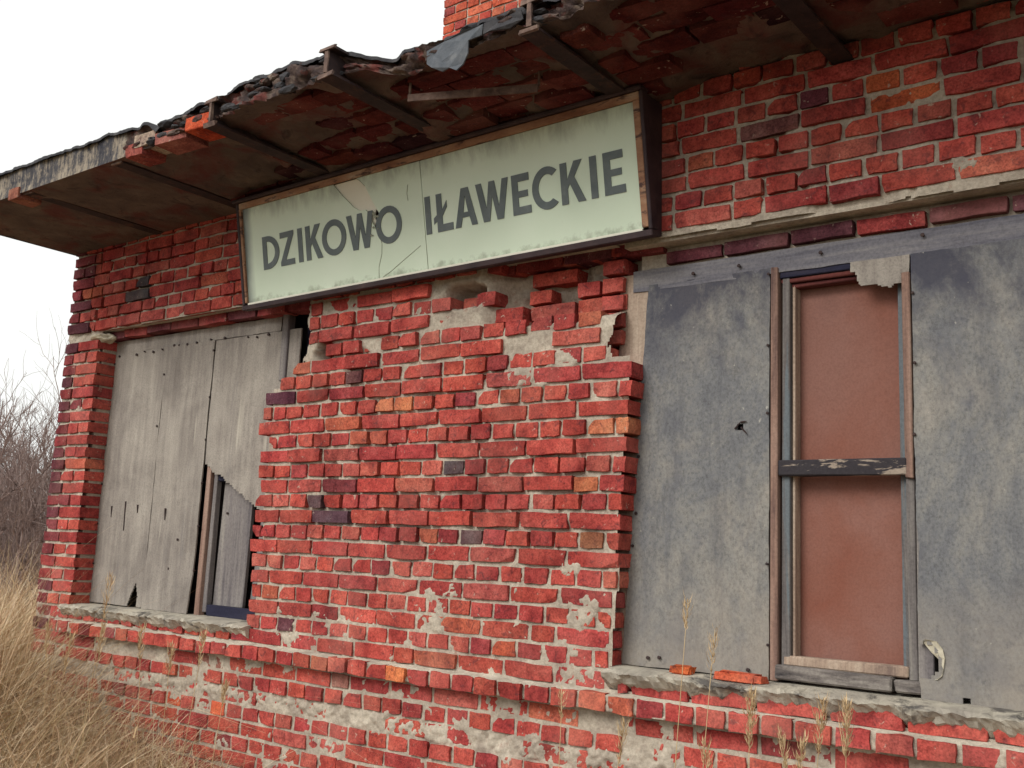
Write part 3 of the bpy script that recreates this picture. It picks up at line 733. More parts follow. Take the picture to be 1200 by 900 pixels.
for x, z in ((-.99, 1.97), (-1.07, 1.70), (-2.07, 1.245), (-2.12, 1.24), (-1.95, 2.765), (-1.75, 2.77), (-1.42, 2.775), (-1.05, 2.785), (-1.70, 1.235)): nail(x, YR-.006, z, wr, .008)

# ------------------------------------------------------------------ roof
roof = sub('roof'); roof['label'] = 'crumbling flat roof slab on rusty steel joists, felt hanging off its edge'
BEAMS = [-5.60, -4.72, -3.88, -3.06, -2.15, -1.30, -.45, .40, 1.25, 2.1, 2.95]
def edge_y(x): return -.865+.10*sstep(-3.0, -2.85, x)+(fbm(x, 0*x+3, 6, 50)-.5)*.07*sstep(-4.6, -4.2, x)
TX = [-6.6, -5.92, -5.36, -4.77, -4.40, -4.32, -4.30, -3.9, -3.68, -3.34, -3.1, -2.95, -2.75, -2.5, -2.1, -1.9, 4]
TZ = [3.63, 3.633, 3.636, 3.625, 3.60, 3.55, 3.575, 3.60, 3.62, 3.63, 3.62, 3.585, 3.575, 3.585, 3.585, 3.58, 3.58]
def top_of(x): return np.interp(x, TX, TZ)+(fbm(x, 0*x, 9, 51)-.5)*.03*sstep(-6.2, -4.4, x)+(fbm(x, 0*x+7, 3, 52)-.5)*.02
def bot_of(x): return 3.487+.02*sstep(-4.6, -4.1, x)+(fbm(x, 0*x+2, 8, 53)-.5)*.03*sstep(-4.8, -4.2, x)
def soffit_z(x, y):
    k = np.min(np.abs(x[..., None]-np.array(BEAMS)), -1)/.43
    ruin = sstep(-4.75, -4.3, x)
    return 3.487+ruin*(.018+.03*(1-(k-1)**2)+(fbm(x, y, 6, 54)-.5)*.06+(fbm(x, y, 19, 154)-.5)*.03-.035*sstep(-.5, -.15, y+(fbm(x, y, 4, 155)-.5)*.4))+(fbm(x, y, 2.5, 55)-.5)*.016+.06*sstep(-2.3, -1.6, x)*sstep(-.5, 0, y)
xs_ = np.arange(BX0-.01, BX1+.3, .016)
rows = []
E_ = edge_y(xs_); T_ = top_of(xs_); B_ = bot_of(xs_)
vertical = (vnoise(xs_*55, 0*xs_, 91)-.5)*.016*(1-sstep(-4.7, -4.3, xs_))
nE = 11
for j in range(nE):                                     # edge of the slab, top to bottom
    t = j/(nE-1); zz = T_+(B_-T_)*t
    ruin = sstep(-4.75, -4.3, xs_)
    yy = E_+vertical*(math.sin(math.pi*min(1, t*1.1)))+ruin*((fbm(xs_, zz*3, 11, 57)-.5)*.10+(fbm(xs_, zz*6, 34, 59, 3)-.5)*.06)+.015*t*(1-t)
    rows.append(np.stack([xs_, yy, zz+(0 if j in (0, nE-1) else (vnoise(xs_*40, 0*xs_+j, 58)-.5)*.01)], -1))
ys = np.linspace(0, 1, 40)[1:]
for t in ys:                                             # soffit, edge to wall and over it
    yy = E_+(0.06-E_)*t
    rows.append(np.stack([xs_, yy, soffit_z(xs_, yy)*(sstep(0, .08, t))+B_*(1-sstep(0, .08, t))], -1))
A = np.stack(rows, 0); idx = np.arange(A.shape[0]*A.shape[1]).reshape(A.shape[:2])
Fq = np.stack([idx[:-1, :-1], idx[1:, :-1], idx[1:, 1:], idx[:-1, 1:]], -1)
V = A.reshape(-1, 3)
edgeF = Fq[:nE-1].reshape(-1, 4); sofF = Fq[nE-1:].reshape(-1, 4)
def part_of(name, Fp, mat):
    used = np.zeros(len(V), bool); used[Fp.ravel()] = True; rm_ = np.cumsum(used)-1
    return link(name, mesh_np(name, V[used], rm_[Fp]), roof, mat)
leftmask = V[edgeF[:, 0], 0] < -4.62
part_of('fascia', edgeF[leftmask], FASCIA); part_of('slab_edge', edgeF[~leftmask], SLABEDGE)
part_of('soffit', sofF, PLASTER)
# felt on top: thin layer with a frayed lip, running back over the whole building
rows = []
for yy, dz in ((None, -.008), (None, .007), (-.6, .02), (0, .035), (2, .10), (BY1+.05, .02), (BY1+.05, -.15)):
    y_ = E_-.018-(fbm(xs_, 0*xs_, 16, 60)-.5)*.03 if yy is None else 0*xs_+yy
    z_ = (T_ if yy is None or yy < 0 else 0*xs_+3.62)+dz+(fbm(xs_, 0*xs_+dz*90, 13, 61)-.5)*.010
    rows.append(np.stack([xs_, y_, z_], -1))
A = np.stack(rows, 0); idx = np.arange(A.shape[0]*A.shape[1]).reshape(A.shape[:2])
Fq = np.stack([idx[:-1, :-1], idx[1:, :-1], idx[1:, 1:], idx[:-1, 1:]], -1).reshape(-1, 4)
link('roof_felt', mesh_np('roof_felt', A.reshape(-1, 3), Fq), roof, TAR)
sb = MB(); sb.box(BX0-.012, BX1+.29, -.70, BY1, 3.60, 3.612); sb.build('slab', MORTAR, roof)
sb = MB(); sb.box(BX0-.014, BX0-.011, -.84, BY1, 3.485, 3.63); sb.build('verge', FASCIA, roof)
# steel joists
def joist(x, y0, y1, z0, h=.125, wd=.082, mat=RUST):
    m_ = MB(); t = .010
    m_.box(x-wd/2, x+wd/2, y0, y1, z0, z0+t, .001); m_.box(x-.005, x+.005, y0, y1, z0+t+.0005, z0+h-t-.0005); m_.box(x-wd/2, x+wd/2, y0, y1, z0+h-t, z0+h, .001)
    o = m_.build('joist', mat, roof); 
    e_ = MB(); e_.box(x-wd/2-.002, x+wd/2+.002, y0-.012, y0-.001, z0-.003, z0+t+.006, .004); e_.box(x-.010, x+.010, y0-.012, y0-.001, z0+t+.007, z0+h-t-.004, .003); e_.box(x-wd/2-.002, x+wd/2+.002, y0-.012, y0-.001, z0+h-t-.002, z0+h+.004, .004)
    e_.build('joist_end', BEAMEND, o); return o
for i, x in enumerate(BEAMS):
    y0 = float(edge_y(np.array([x]))[0])-(.03 if i in (2, 3, 4) else .0)-(.05 if i == 3 else 0)
    joist(x, y0 if i > 1 else y0+.03, .05, {0: 3.484, 1: 3.480, 2: 3.468, 3: 3.474}.get(i, 3.470), .125)
# bricks of the slab showing at its broken edge
def edge_brick(x, y, z, L, cc, rz=0, rx=0):
    v = rnd.randrange(12); o = bpy.data.objects.new('brick', var_mesh('s', v)); col.objects.link(o); o.parent = roof
    o.matrix_basis = Matrix.Translation((x, y, z)) @ Euler((rx, rnd.gauss(0, .03), rz)).to_matrix().to_4x4() @ Matrix.Diagonal((L/SL, 1, 1.0, 1)); o.color = (*cc, 1)
for x, z, L, cc in ((-4.22, 3.508, .22, (.26, .09, .075)), (-3.985, 3.523, .20, (.44, .075, .035)), (-4.52, 3.50, .14, (.24, .06, .05)), (-4.43, 3.535, .16, (.36, .28, .22)), (-5.70, 3.492, .10, (.30, .12, .08))):
    edge_brick(x, float(edge_y(np.array([x]))[0])-.012, z, L, cc, rnd.gauss(0, .06))
# bricks bedded in the soffit between the joists
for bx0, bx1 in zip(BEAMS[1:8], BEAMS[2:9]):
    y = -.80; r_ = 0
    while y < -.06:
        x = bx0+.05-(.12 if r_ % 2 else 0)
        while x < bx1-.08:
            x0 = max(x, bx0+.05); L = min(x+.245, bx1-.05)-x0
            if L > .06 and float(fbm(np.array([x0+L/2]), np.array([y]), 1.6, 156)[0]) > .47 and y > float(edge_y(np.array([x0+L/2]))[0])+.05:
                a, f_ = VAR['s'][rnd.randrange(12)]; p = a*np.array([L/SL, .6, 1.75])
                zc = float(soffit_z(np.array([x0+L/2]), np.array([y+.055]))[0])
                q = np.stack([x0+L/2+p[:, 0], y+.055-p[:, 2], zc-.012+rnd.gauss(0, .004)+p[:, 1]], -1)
                VV.append(q); FF.append(f_+off); cc = pick(PALETTE+PUR); CC.append(np.tile((cc[0]*.27, cc[1]*.32, cc[2]*.36, 1), (len(q), 1))); off += len(q)  # brick tints scaled down, painting the shade under the eave
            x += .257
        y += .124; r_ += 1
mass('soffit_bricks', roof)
# hanging felt, loose bar, crumbs
def flap(name, px, mat, Y, th=.006, drop=0):
    """sheet hanging from the slab edge; px: outline in picture points on the plane y=Y"""
    P = [onY(a, b, Y) for a, b in px]; n_ = len(P)
    v = [(p[0], p[1]+.008*math.sin(i*2.1), p[2]) for i, p in enumerate(P)]+[(p[0], p[1]+th+.008*math.sin(i*2.1), p[2]) for i, p in enumerate(P)]
    me = bpy.data.meshes.new(name); me.from_pydata(v, [], [tuple(range(n_)), tuple(range(2*n_-1, n_-1, -1))]+[((i+1) % n_, i, i+n_, (i+1) % n_+n_) for i in range(n_)])
    return link(name, me, roof, mat)
EY = -.80
flap('hanging_felt', [(500, 60), (519, 48), (545, 36), (566, 28), (563, 40), (550, 48), (548, 62), (541, 74), (536, 83), (526, 79), (517, 83), (507, 80), (500, 75)], FELT, EY)
flap('hanging_felt', [(567, 27), (590, 19), (612, 12), (613, 22), (596, 32), (575, 37), (566, 40)], TAR, EY)
a = onZ(478, 116, 3.44); b = onZ(630, 104, 3.44)
m_ = MB(); d = (b-a)/np.linalg.norm(b-a); nrm = np.array([-d[1], d[0], 0])*.004
m_.hexa([a-nrm+[0, 0, -.012], b-nrm+[0, 0, -.014], b+nrm+[0, 0, -.014], a+nrm+[0, 0, -.012], a-nrm+[0, 0, .012], b-nrm+[0, 0, .014], b+nrm+[0, 0, .014], a+nrm+[0, 0, .012]])
m_.hexa([a-nrm+[0, 0, .0125], b-nrm+[0, 0, .0145], b+nrm*9+[0, 0, .0145], a+nrm*9+[0, 0, .0125], a-nrm+[0, 0, .018], b-nrm+[0, 0, .020], b+nrm*9+[0, 0, .02], a+nrm*9+[0, 0, .018]])
m_.tube([a+nrm*4+[0, 0, .018], a+nrm*4+[0, 0, .12]], .006, 5); m_.tube([b+nrm*4+[0, 0, .018], b+nrm*4+[0, 0, .12]], .006, 5)
m_.build('angle_iron', BEAMEND, roof)
for i in range(46):
    x = rnd.uniform(-4.65, -1.9); y = float(edge_y(np.array([x]))[0]); t = rnd.random()
    zz = float(bot_of(np.array([x]))[0]*(1-t)+float(top_of(np.array([x]))[0])*t)
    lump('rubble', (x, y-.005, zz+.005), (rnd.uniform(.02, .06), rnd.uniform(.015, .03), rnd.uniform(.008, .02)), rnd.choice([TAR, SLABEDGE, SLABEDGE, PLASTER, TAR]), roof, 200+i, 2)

# ------------------------------------------------------------------ chimney
ch = sub('chimney'); ch['label'] = 'square red brick chimney rising behind the roof edge'
CX0, CX1, CY0, CY1, CZ0, CZ1 = -5.42, -4.42, 2.26, 3.1, 3.55, 7.2
m_ = MB(); m_.box(CX0+.012, CX1-.012, CY0+.012, CY1-.012, CZ0, CZ1); o = m_.build('core', MORTAR, ch)
k = 0; z = CZ0+.15
while z < CZ1-.05:
    for face in range(4):
        x = 0; W_ = (CX1-CX0) if face % 2 == 0 else (CY1-CY0); W_ -= .13
        x = .0 if (k+face) % 2 else -.0; st = .117 if k % 2 else .246
        while x < W_-.02:
            L = min(st, W_-x); a, f_ = VAR['s' if L > .17 else 'h'][rnd.randrange(12)]; base = SL if L > .17 else HL
            p = a*np.array([L/base, .8, 1]); u_ = x+L/2+p[:, 0]; v_ = p[:, 1]+rnd.gauss(0, .002); zz = z+BH/2+p[:, 2]
            q = {0: (CX0+u_, CY0+v_, zz), 1: (CX1-v_, CY0+u_, zz), 2: (CX1-u_, CY1-v_, zz), 3: (CX0+v_, CY1-u_, zz)}[face]
            VV.append(np.stack(q, -1)); FF.append(f_+off); cc = pick([((.44, .088, .05), 4), ((.40, .07, .05), 3), ((.47, .12, .07), 3), ((.3, .06, .055), 1)]); CC.append(np.tile((*cc, 1), (len(p), 1))); off += len(p)
            x += L+.0115
    z += CH; k += 1
mass('brickwork', ch)

# ------------------------------------------------------------------ station sign
SGN = empty('station_sign', (-4.58, -.08, 2.90))
SGN.rotation_euler = (math.atan2(.10, .548), -math.atan2(.0245, 2.46), 0)
tag(SGN, 'long pale green station name board in a rusty frame, lettered DZIKOWO IŁAWECKIE', 'sign')
# sign coordinates: x along the board, z up the pane, y back towards the wall
SWd, SHt = 2.535, .548
def sbox(name, mat, x0, x1, y0, y1, z0, z1, j=.0, bv=.002):
    m_ = MB(); m_.box(x0, x1, y0, y1, z0, z1, j); return m_.build(name, mat, SGN, bevel=bv)
sbox('frame_rail', SIGNFRAME, -.015, SWd+.012, -.022, .03, -.036, -.008, .001, .004)
sbox('frame_rail', SIGNFRAME, -.035, SWd+.012, -.030, .05, SHt+.004, SHt+.026, .001, .006)
sbox('frame_stile', SIGNFRAME, -.015, .004, -.016, .03, -.007, SHt+.003, .001, .003)
sbox('frame_stile', SIGNFRAME, SWd-.006, SWd+.011, -.016, .03, -.007, SHt+.003, .001, .003)
sbox('glazing_bead', BEAD, .005, SWd-.007, -.012, .004, .518, SHt+.003, .001, .003)
sbox('glazing_bead', BEAD, 2.497, SWd-.0065, -.013, .004, .004, .517, .001, .003)
sbox('glazing_bead', BEAD, .0045, .022, -.013, .004, .004, .517, .001, .003)
sbox('glazing_bead', SIGNBACK, .023, 2.496, -.008, .003, -.0075, .003, .0005, .001)  # pale strip paints the white highlight along the lower edge
# housing behind: a wedge back to the wall
m_ = MB(); m_.hexa([(.0, .031, -.03), (SWd, .031, -.03), (SWd, .075, -.03), (0, .075, -.03), (0, .031, SHt), (SWd, .031, SHt), (SWd, .165, SHt-.02), (0, .165, SHt-.02)])
m_.build('housing', SIGNFRAME, SGN)
def flat(name, loops, y, th, mat, parent=SGN, shift=(0, 0)):
    cu = bpy.data.curves.new(name, 'CURVE'); cu.dimensions = '2D'; cu.fill_mode = 'BOTH'; cu.extrude = th/2
    for lp in loops:
        s_ = cu.splines.new('POLY'); s_.points.add(len(lp)-1); s_.use_cyclic_u = True
        for i, (a, b) in enumerate(lp): s_.points[i].co = (a+shift[0], b+shift[1], 0, 1)
    tmp = bpy.data.objects.new('tmp', cu); me = bpy.data.meshes.new_from_object(tmp); bpy.data.objects.remove(tmp); bpy.data.curves.remove(cu)
    me.name = name
    co = np.empty(len(me.vertices)*3); me.vertices.foreach_get('co', co); co = co.reshape(-1, 3)
    co = np.stack([co[:, 0], y+th/2-co[:, 2], co[:, 1]], -1); me.vertices.foreach_set('co', co.ravel())
    me.update(); return link(name, me, parent, mat)
flat('lamp_box_back', [[(.024, .004), (2.496, .004), (2.496, .516), (.024, .516)], [(1.000, .262), (1.016, .232), (1.034, .236), (1.036, .262), (1.046, .292), (1.036, .325), (1.018, .345), (1.008, .312), (1.014, .285)]], .0085, .004, SIGNBACK)
left_loop = [(.0225, .0035), (1.334, .0035), (1.328, .517), (.905, .517), (.935, .495), (.963, .468), (.982, .430), (1.005, .385), (1.033, .340), (1.045, .318), (1.052, .290), (1.040, .262), (1.047, .235), (1.030, .222), (1.012, .250),
             (1.0, .275), (.985, .300), (.975, .330), (.955, .352), (.925, .352), (.90, .362), (.87, .380), (.85, .402), (.80, .448), (.745, .512), (.742, .517), (.0225, .517)]
flat('pane', [left_loop], 0, .006, GLASS)
flat('pane', [[(1.337, .0035), (2.4965, .0035), (2.4965, .517), (1.331, .517)]], .001, .006, GLASS)
# lettering
def arc(cx, cy, rx, ry, a0, a1, n_=28): return [(cx+rx*math.cos(a0+(a1-a0)*i/n_), cy+ry*math.sin(a0+(a1-a0)*i/n_)) for i in range(n_+1)]
T = .0335; H = .177; tau = 2*math.pi
def glyph(c, w_):
    h = H; t = T; m_ = w_/2
    if c == 'I': return [[(0, 0), (t, 0), (t, h), (0, h)]]
    if c == 'E': return [[(0, 0), (w_, 0), (w_, t), (t, t), (t, h*.5-t*.42), (w_*.86, h*.5-t*.42), (w_*.86, h*.5+t*.42), (t, h*.5+t*.42), (t, h-t), (w_*.95, h-t), (w_*.95, h), (0, h)]]
    if c == 'Z': return [[(0, 0), (w_, 0), (w_, t*.9), (t*1.25, t*.9), (w_, h-t*.6), (w_, h), (0.02*w_, h), (0.02*w_, h-t*.9), (w_-t*1.25, h-t*.9), (0, t*.6)]]
    if c == 'L': return [[(0, 0), (w_, 0), (w_, t), (t, t), (t, h*.40), (w_*.66, h*.62), (w_*.66, h*.79), (t, h*.57), (t, h), (0, h), (0, h*.46), (-.02, h*.385), (-.02, h*.225), (0, h*.295)]]
    if c == 'A': return [[(0, 0), (t*.98, 0), (t*.98+w_*.09, h*.24), (w_-t*.98-w_*.09, h*.24), (w_-t*.98, 0), (w_, 0), (m_+t*.62, h), (m_-t*.62, h)], [(t+w_*.14, h*.37), (m_, h*.80), (w_-t-w_*.14, h*.37)]]
    if c == 'W':
        b1, b2 = w_*.29, w_*.71; q = t*.52
        return [[(0, h), (t, h), (b1+.004, h*.34), (m_-q*.9, h), (m_+q*.9, h), (b2-.004, h*.34), (w_-t, h), (w_, h), (b2+q, 0), (b2-q, 0), (m_, h*.62), (b1+q, 0), (b1-q, 0)]]
    if c == 'K': return [[(0, 0), (t, 0), (t, h*.36), (t+w_*.10, h*.48), (w_-t*1.15, 0), (w_, 0), (t+w_*.30, h*.62), (w_*.92, h), (w_*.92-t*1.2, h), (t, h*.58), (t, h), (0, h)]]
    if c == 'O': return [arc(m_, h/2, m_, h/2+.003, 0, tau)[:-1], arc(m_, h/2, m_-t*.98, h/2-t*.86, 0, tau)[:-1]]
    if c == 'D': return [[(0, 0)]+arc(w_*.30, h/2, w_*.70, h/2, -tau/4, tau/4)+[(0, h)], [(t, t*.9)]+arc(w_*.28, h/2, w_*.72-t, h/2-t*.9, -tau/4, tau/4)+[(t, h-t*.9)]]
    if c == 'C': return [arc(m_*1.15, h/2, m_*1.15, h/2+.004, math.radians(48), math.radians(312))+arc(m_*1.15, h/2, m_*1.15-t, h/2-t*.86, math.radians(305), math.radians(55))]
for c_, x, w_ in (('D', .170, .132), ('Z', .311, .109), ('I', .452, .03), ('K', .512, .123), ('O', .634, .176), ('W', .818, .186), ('O', 1.019, .172),
                  ('I', 1.343, .03), ('L', 1.414, .095), ('A', 1.522, .131), ('W', 1.652, .186), ('E', 1.856, .099), ('C', 1.965, .139), ('K', 2.116, .122), ('I', 2.265, .03), ('E', 2.331, .1)):
    flat('letter', glyph(c_, w_), -.0032 if x < 1.33 else -.0022, .0024, LETTER, shift=(x, .1635))
# hairline cracks running off the break, and lifted chips at its lip
for i, pts in enumerate(([(1.035, .222), (1.05, .17), (1.045, .12), (1.02, .06), (1.015, .004)], [(1.30, .12), (1.20, .075), (1.10, .028), (1.04, .006)], [(.905, .516), (.93, .50), (.96, .47)], [(1.245, .42), (1.236, .38), (1.24, .345)])):
    m_ = MB(); m_.tube([(a, -.0008, b) for a, b in pts], .0016, 4); m_.build('crack', CRACK, SGN)
for i in range(9):
    a = rnd.uniform(.985, 1.05); b = rnd.uniform(.21, .33); s_ = rnd.uniform(.004, .011); m_ = MB()
    m_.hexa([(a-s_, -.004, b), (a, -.006, b-s_), (a+s_, -.004, b), (a, -.002, b), (a-s_*.8, -.005, b+s_*.5), (a, -.008, b), (a+s_*.6, -.006, b+s_*.4), (a, -.003, b+s_)])
    m_.build('glass_chip', CRACK, SGN)

# brick crumbs lying on sills and on the sign
def fragment(loc, size, rz, label, seed, cc, group=None):
    bm = bmesh.new(); bmesh.ops.create_cube(bm, size=1); bmesh.ops.bevel(bm, geom=list(bm.edges), offset=.12, segments=2, affect='EDGES')
    r = random.Random(seed)
    for v in bm.verts: v.co += Vector((r.uniform(-.07, .07), r.uniform(-.07, .07), r.uniform(-.06, .06))); v.co = Vector((v.co.x*size[0], v.co.y*size[1], (v.co.z+.5)*size[2]))
    me = bpy.data.meshes.new('brick_fragment'); bm.to_mesh(me); bm.free()
    o = link('brick_fragment', me, None, BRICK_O); o.location = loc; o.rotation_euler = (0, 0, rz); o.color = (*cc, 1); tag(o, label, 'brick', group)
fragment((-1.94, .045, 1.198), (.085, .05, .032), .1, 'small orange brick fragment lying on the window sill under the left fibreboard sheet', 5, (.52, .12, .045))
fragment((-1.70, .02, 1.196), (.19, .05, .034), -.05, 'long flat orange brick fragment lying on the window sill beside the frame', 6, (.50, .10, .05))
fragment((-3.235, -.165, 3.474), (.11, .04, .022), .25, 'thin brick splinter lying on top of the station sign', 7, (.46, .16, .09))

# ------------------------------------------------------------------ dry grass
def blades(name, pts, hts, seed, wd=.004, lean=.35, pal=None, segs=5, droop=.5):
    r = np.random.default_rng(seed); n_ = len(pts); hts = np.asarray(hts)
    az = r.uniform(0, tau, n_); ln = np.abs(r.normal(0, lean, n_)); cur = r.uniform(.1, 1, n_)*droop
    wv = wd*r.uniform(.5, 1.4, n_); fa = r.uniform(0, tau, n_)
    t = np.linspace(0, 1, segs+1)[None, :]
    rad = hts[:, None]*(ln[:, None]*t+cur[:, None]*t**2.4*.8); hz = hts[:, None]*(t-.42*cur[:, None]*t**3)
    cx = pts[:, 0:1]+rad*np.cos(az)[:, None]; cy = pts[:, 1:2]+rad*np.sin(az)[:, None]; cz = pts[:, 2:3]+hz
    wt = wv[:, None]*(1-t**1.6*.9)*.5
    dx = np.cos(fa)[:, None]*wt; dy = np.sin(fa)[:, None]*wt
    A = np.stack([np.stack([cx-dx, cy-dy, cz], -1), np.stack([cx+dx, cy+dy, cz], -1)], 2)     # n, seg+1, 2, 3
    V = A.reshape(-1, 3); b0 = (np.arange(n_)*(segs+1)*2)[:, None]+np.arange(segs)[None, :]*2
    F = np.stack([b0, b0+1, b0+3, b0+2], -1).reshape(-1, 4)
    pal = np.array(pal or [(.62, .46, .29), (.72, .56, .37), (.54, .38, .22), (.78, .64, .45), (.42, .27, .16), (.66, .47, .30), (.48, .38, .21)])
    cc = pal[r.integers(0, len(pal), n_)]*r.uniform(.75, 1.15, (n_, 1)); cc = np.repeat(cc, (segs+1)*2, 0); cc = np.concatenate([cc, np.ones((len(cc), 1))], 1)
    me = mesh_np(name, V, F, True, (GRASS,)); at = me.color_attributes.new('tint', 'FLOAT_COLOR', 'POINT'); at.data.foreach_set('color', cc.astype(np.float32).ravel())
    return me
rg = np.random.default_rng(12)
def scatter(n_, x0, x1, y0, y1, ok=None):
    p = np.stack([rg.uniform(x0, x1, n_), rg.uniform(y0, y1, n_), np.zeros(n_)], -1)
    if ok is not None: p = p[ok(p)]
    return p
notin = lambda p: ~((p[:, 0] > BX0-.05) & (p[:, 1] > -.03))
def height(p):                                    # taller in clumps, tallest past the corner
    c_ = fbm(p[:, 0], p[:, 1], 1.7, 77); far = sstep(-5.3, -6.7, p[:, 0])
    mid = sstep(-3.6, -6.2, p[:, 0]); return (.30+.30*c_+.40*far+.48*mid)*rg.uniform(.6, 1.2, len(p))
P1 = scatter(26000, -7.6, -3.4, -1.5, .0, notin); P2 = scatter(14000, -10.5, -6.5, -.6, 3.5, notin); P3 = scatter(9000, -4.6, 1.4, -1.2, -.02)
h1, h2 = height(P1), height(P2)
h3 = (.25+.25*fbm(P3[:, 0], P3[:, 1], 1.7, 78))*rg.uniform(.6, 1.2, len(P3))
P = np.concatenate([P1, P2, P3]); h = np.concatenate([h1, h2*1.05, h3])
gm = blades('grass', P, h, 3, .0068, .42, droop=1.0); go = link('grass', gm); tag(go, 'tangled dry straw coloured grass along the foot of the wall', 'grass', kind='stuff')
P5 = scatter(3600, -7.4, -3.2, -1.0, -.02, notin); h5 = height(P5)*rg.uniform(.9, 1.45, len(P5))
gm = blades('straw', P5, h5, 8, .0042, .55, droop=1.7, segs=8, pal=[(.62, .50, .33), (.70, .58, .40), (.52, .38, .23), (.60, .42, .27)]); go = link('straw', gm); tag(go, 'loose pale bent straws hanging over the tangled grass', 'grass', kind='stuff')
P6 = scatter(900, -7.2, -3.6, -1.0, -.03, notin)
gm = blades('dead_leaves', P6, height(P6)*rg.uniform(.6, 1.1, len(P6)), 9, .016, .6, droop=1.9, segs=7, pal=[(.56, .42, .26), (.44, .27, .16), (.36, .33, .17), (.68, .54, .36)]); go = link('dead_grass_leaves', gm); tag(go, 'broad withered grass leaves among the straw', 'grass', kind='stuff')
P4 = np.concatenate([scatter(26000, -26, -8, -4, 14), scatter(6000, -14, -6.7, 3, 10)])
gm = blades('field_grass', P4, rg.uniform(.6, 1.35, len(P4)), 4, .012, .25, droop=.6, segs=3); go = link('field_grass', gm); tag(go, 'dry straw coloured grass of the open field', 'grass', kind='stuff')

# single stalks with seed heads before the wall
def stalk(px, py, Y, hh, lean, label, group, seed, dense=1.0):
    top = onY(px, py, Y); r = random.Random(seed)
    x, y, zt = top; base = (x-lean, y, 0.0)
    root = empty('grass_stalk', base); tag(root, label, 'grass', group)
    pts = [(lean*t**1.7, .02*math.sin(t*3+seed), zt*t) for t in np.linspace(0, 1, 9)]
    m_ = MB(); m_.tube(pts, [.0024*(1-.6*t) for t in np.linspace(0, 1, 9)], 4)
    st = m_.build('stem', GRASS, root, True); me = st.data
    def paint(me, c0):
        at = me.color_attributes.new('tint', 'FLOAT_COLOR', 'POINT'); a_ = np.tile((*c0, 1.0), (len(me.vertices), 1)); a_[:, :3] *= np.random.default_rng(seed).uniform(.8, 1.15, (len(a_), 1)); at.data.foreach_set('color', a_.astype(np.float32).ravel())
    paint(me, (.50, .37, .21))
    v, f = [], []
    nb = int(85*dense)
    for i in range(nb):
        t = r.random(); zz = zt-hh*(t); tt = zz/zt
        bx = lean*tt**1.7; a = r.uniform(0, tau); ln = (.020+.17*hh*math.sin(math.pi*min(1, t*.9+.08)))*r.uniform(.35, 1.15); up = ln*r.uniform(.7, 1.7)
        p0 = Vector((bx, .02*math.sin(tt*3+seed), zz)); p1 = p0+Vector((math.cos(a)*ln*.6, math.sin(a)*ln*.6, up)); s_ = Vector((-math.sin(a), math.cos(a), .3))*.0019
        pm = (p0+p1)/2+Vector((math.cos(a), math.sin(a), -.4))*ln*.12
        b0 = len(v); v += [tuple(p0), tuple(pm-s_), tuple(p1), tuple(pm+s_)]; f.append((b0, b0+1, b0+2, b0+3))
    me = bpy.data.meshes.new('seed_head'); me.from_pydata(v, [], f); o = link('seed_head', me, root, GRASS); paint(me, (.55, .40, .23))
    for q in range(2):
        a = r.uniform(0, tau); z0 = zt*r.uniform(.3, .6); ln = r.uniform(.12, .25); m_ = MB(); tt = z0/zt; bx = lean*tt**1.7
        pp = [Vector((bx+math.cos(a)*ln*u_, math.sin(a)*ln*u_, z0+ln*(.9*u_-.8*u_*u_))) for u_ in (0, .35, .7, 1)]
        sd_ = Vector((-math.sin(a), math.cos(a), 0))
        for i in range(3):
            w0 = .004*(1-i/3.2); w1 = .004*(1-(i+1)/3.2); b0 = len(m_.v); m_.v += [tuple(pp[i]-sd_*w0), tuple(pp[i]+sd_*w0), tuple(pp[i+1]+sd_*w1), tuple(pp[i+1]-sd_*w1)]; m_.f.append((b0, b0+1, b0+2, b0+3))
        o = m_.build('leaf', GRASS, root); paint(o.data, (.46, .33, .18))
LB1 = 'dry grass stalk with feathery seed head before the brickwork under the framed window'
for i, (px, py, hh, ln, dn) in enumerate(((877, 815, .16, .02, 1.6), (962, 823, .15, .08, 1.2), (993, 828, .14, .03, 1.5), (827, 868, .12, -.12, .8), (735, 848, .13, .10, .8), (915, 862, .10, -.12, .8), (940, 868, .11, .14, .9))):
    stalk(px, py, -.55-.06*(i % 4), hh, ln, LB1, 'stalks under the framed window', 300+i, dn)
LB2 = 'thin tall grass stalk rising in front of the stained fibreboard sheet'
for i, (px, py, hh, ln) in enumerate(((838, 738, .13, .06), (803, 705, .10, .05), (655, 815, .08, .01))): stalk(px, py, -.6, hh, ln, LB2 if i < 2 else 'thin tall grass stalk rising in front of the brick pier', 'tall thin stalks' if i < 2 else None, 330+i, .5)
LB3 = 'tall dry grass stalk with drooping head near the split grey sheet'
for i, (px, py, hh, ln) in enumerate(((127, 676, .22, .10), (118, 735, .2, .12), (165, 735, .16, -.05), (205, 755, .15, .06), (60, 730, .2, -.1), (85, 745, .2, .08), (262, 800, .12, .05), (235, 745, .14, .1))): stalk(px, py, -.45-.08*(i % 3), hh, ln, LB3, 'stalks before the left part of the wall', 350+i, 1.1)

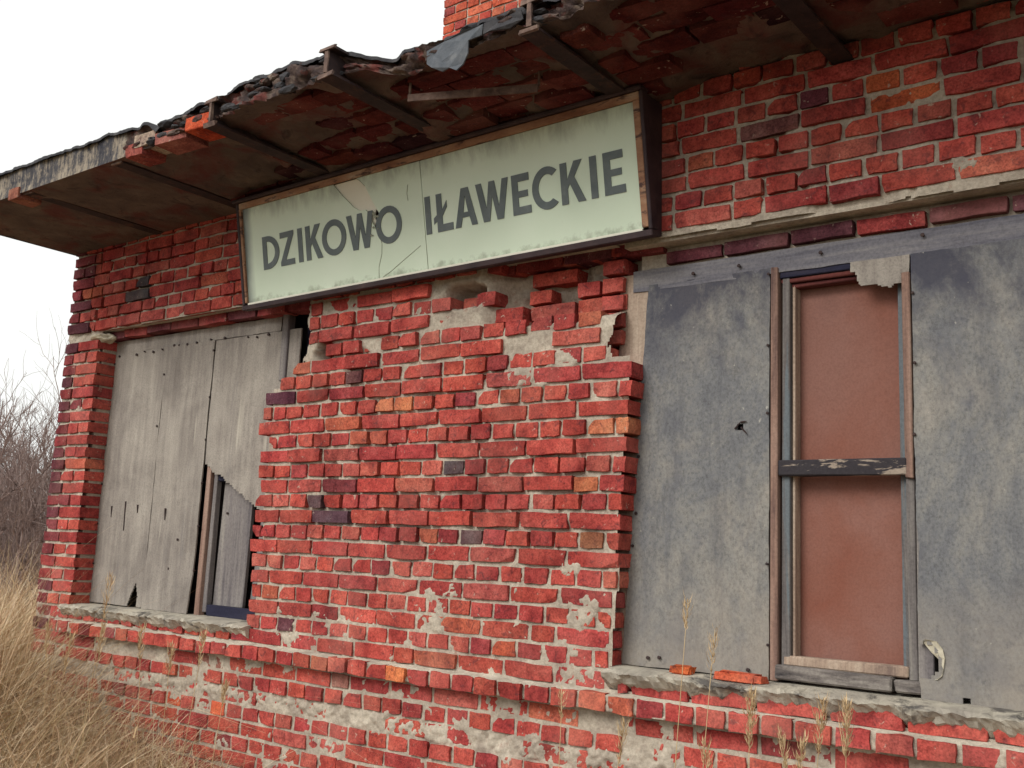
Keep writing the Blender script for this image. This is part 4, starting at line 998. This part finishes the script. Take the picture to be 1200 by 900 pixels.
# ------------------------------------------------------------------ bare shrubs past the corner
def shrub(base, hgt, seed, label, stems=5, spread=.5, depth=5, leader=False, cat='shrub', fine=1.0):
    r = random.Random(seed); root = empty('bare_shrub', base); tag(root, label, cat, 'bare shrubs past the corner')
    thick, thin = MB(), MB()
    def grow(p, d, ln, rad, lev):
        pts = [p]; q = p; dd = d; n_ = 4
        for i in range(n_):
            dd = (dd+Vector((r.gauss(0, .16), r.gauss(0, .16), r.gauss(.05, .10)))).normalized(); q = q+dd*ln/n_; pts.append(q)
        rads = [rad*(1-.5*i/n_) for i in range(n_+1)]
        (thick if lev <= 1 else thin).tube(pts, rads, 5 if lev <= 1 else 3, False)
        if lev >= depth: return
        kk = r.randint(3, 5) if lev < depth-1 else r.randint(3, 6)
        for i in range(kk):
            u_ = r.uniform(.25, 1); j = min(n_-1, int(u_*n_)); s_ = pts[j]+(pts[j+1]-pts[j])*(u_*n_-j)
            ax = dd.orthogonal().normalized(); ax.rotate(Matrix.Rotation(r.uniform(0, tau), 3, dd)); nd = (dd+ax*r.uniform(.5, 1.05)+Vector((0, 0, .18))).normalized()
            grow(s_, nd, ln*r.uniform(.42, .72), rad*.52, lev+1)
    for i in range(stems):
        a = tau*i/stems+r.uniform(-.5, .5); d = Vector((math.cos(a)*spread*r.uniform(.5, 1), math.sin(a)*spread*r.uniform(.5, 1), 1)).normalized()
        grow(Vector((math.cos(a)*.12, math.sin(a)*.12, -.05)), d, hgt*.45*r.uniform(.8, 1.15), .022*hgt/2.5, 0)
    if leader:
        grow(Vector((0, 0, 0)), Vector((.02, 0, 1)), hgt*.62, .03*hgt/2.5, 0); 
        p = Vector((0, 0, hgt*.55)); grow(p, Vector((.03, .02, 1)), hgt*.5, .016, 1)
    thick.build('trunk', BARK, root, True); thin.build('crown', BARK, root, True); return root
def at_depth(px, py, dep): return CAM+ray(px, py)/FPX*dep
for i, (px, dep, hgt, st, ld, lab) in enumerate(((42, 13, 3.5, 8, True, 'tall bare shrub with one slender leader rising above the thicket'), (10, 13.5, 4.5, 10, False, 'dense bare grey shrub left of the slender leader'),
        (66, 12, 3.7, 9, False, 'bare twiggy shrub close behind the corner of the building'), (-40, 14, 4.7, 8, False, 'broad bare shrub at the outer end of the thicket'), (25, 11.5, 2.6, 9, False, 'low bare shrub in front of the thicket, deep in dry grass'), (-10, 17, 4.6, 8, False, 'bare shrub standing farthest back in the field'), (55, 17, 4.4, 8, False, 'bare shrub behind the slender leader, partly hidden by the corner'))):
    q = at_depth(px, 620, dep); shrub((q[0], q[1], 0), hgt, 500+i, lab, st, .55, 4, ld)
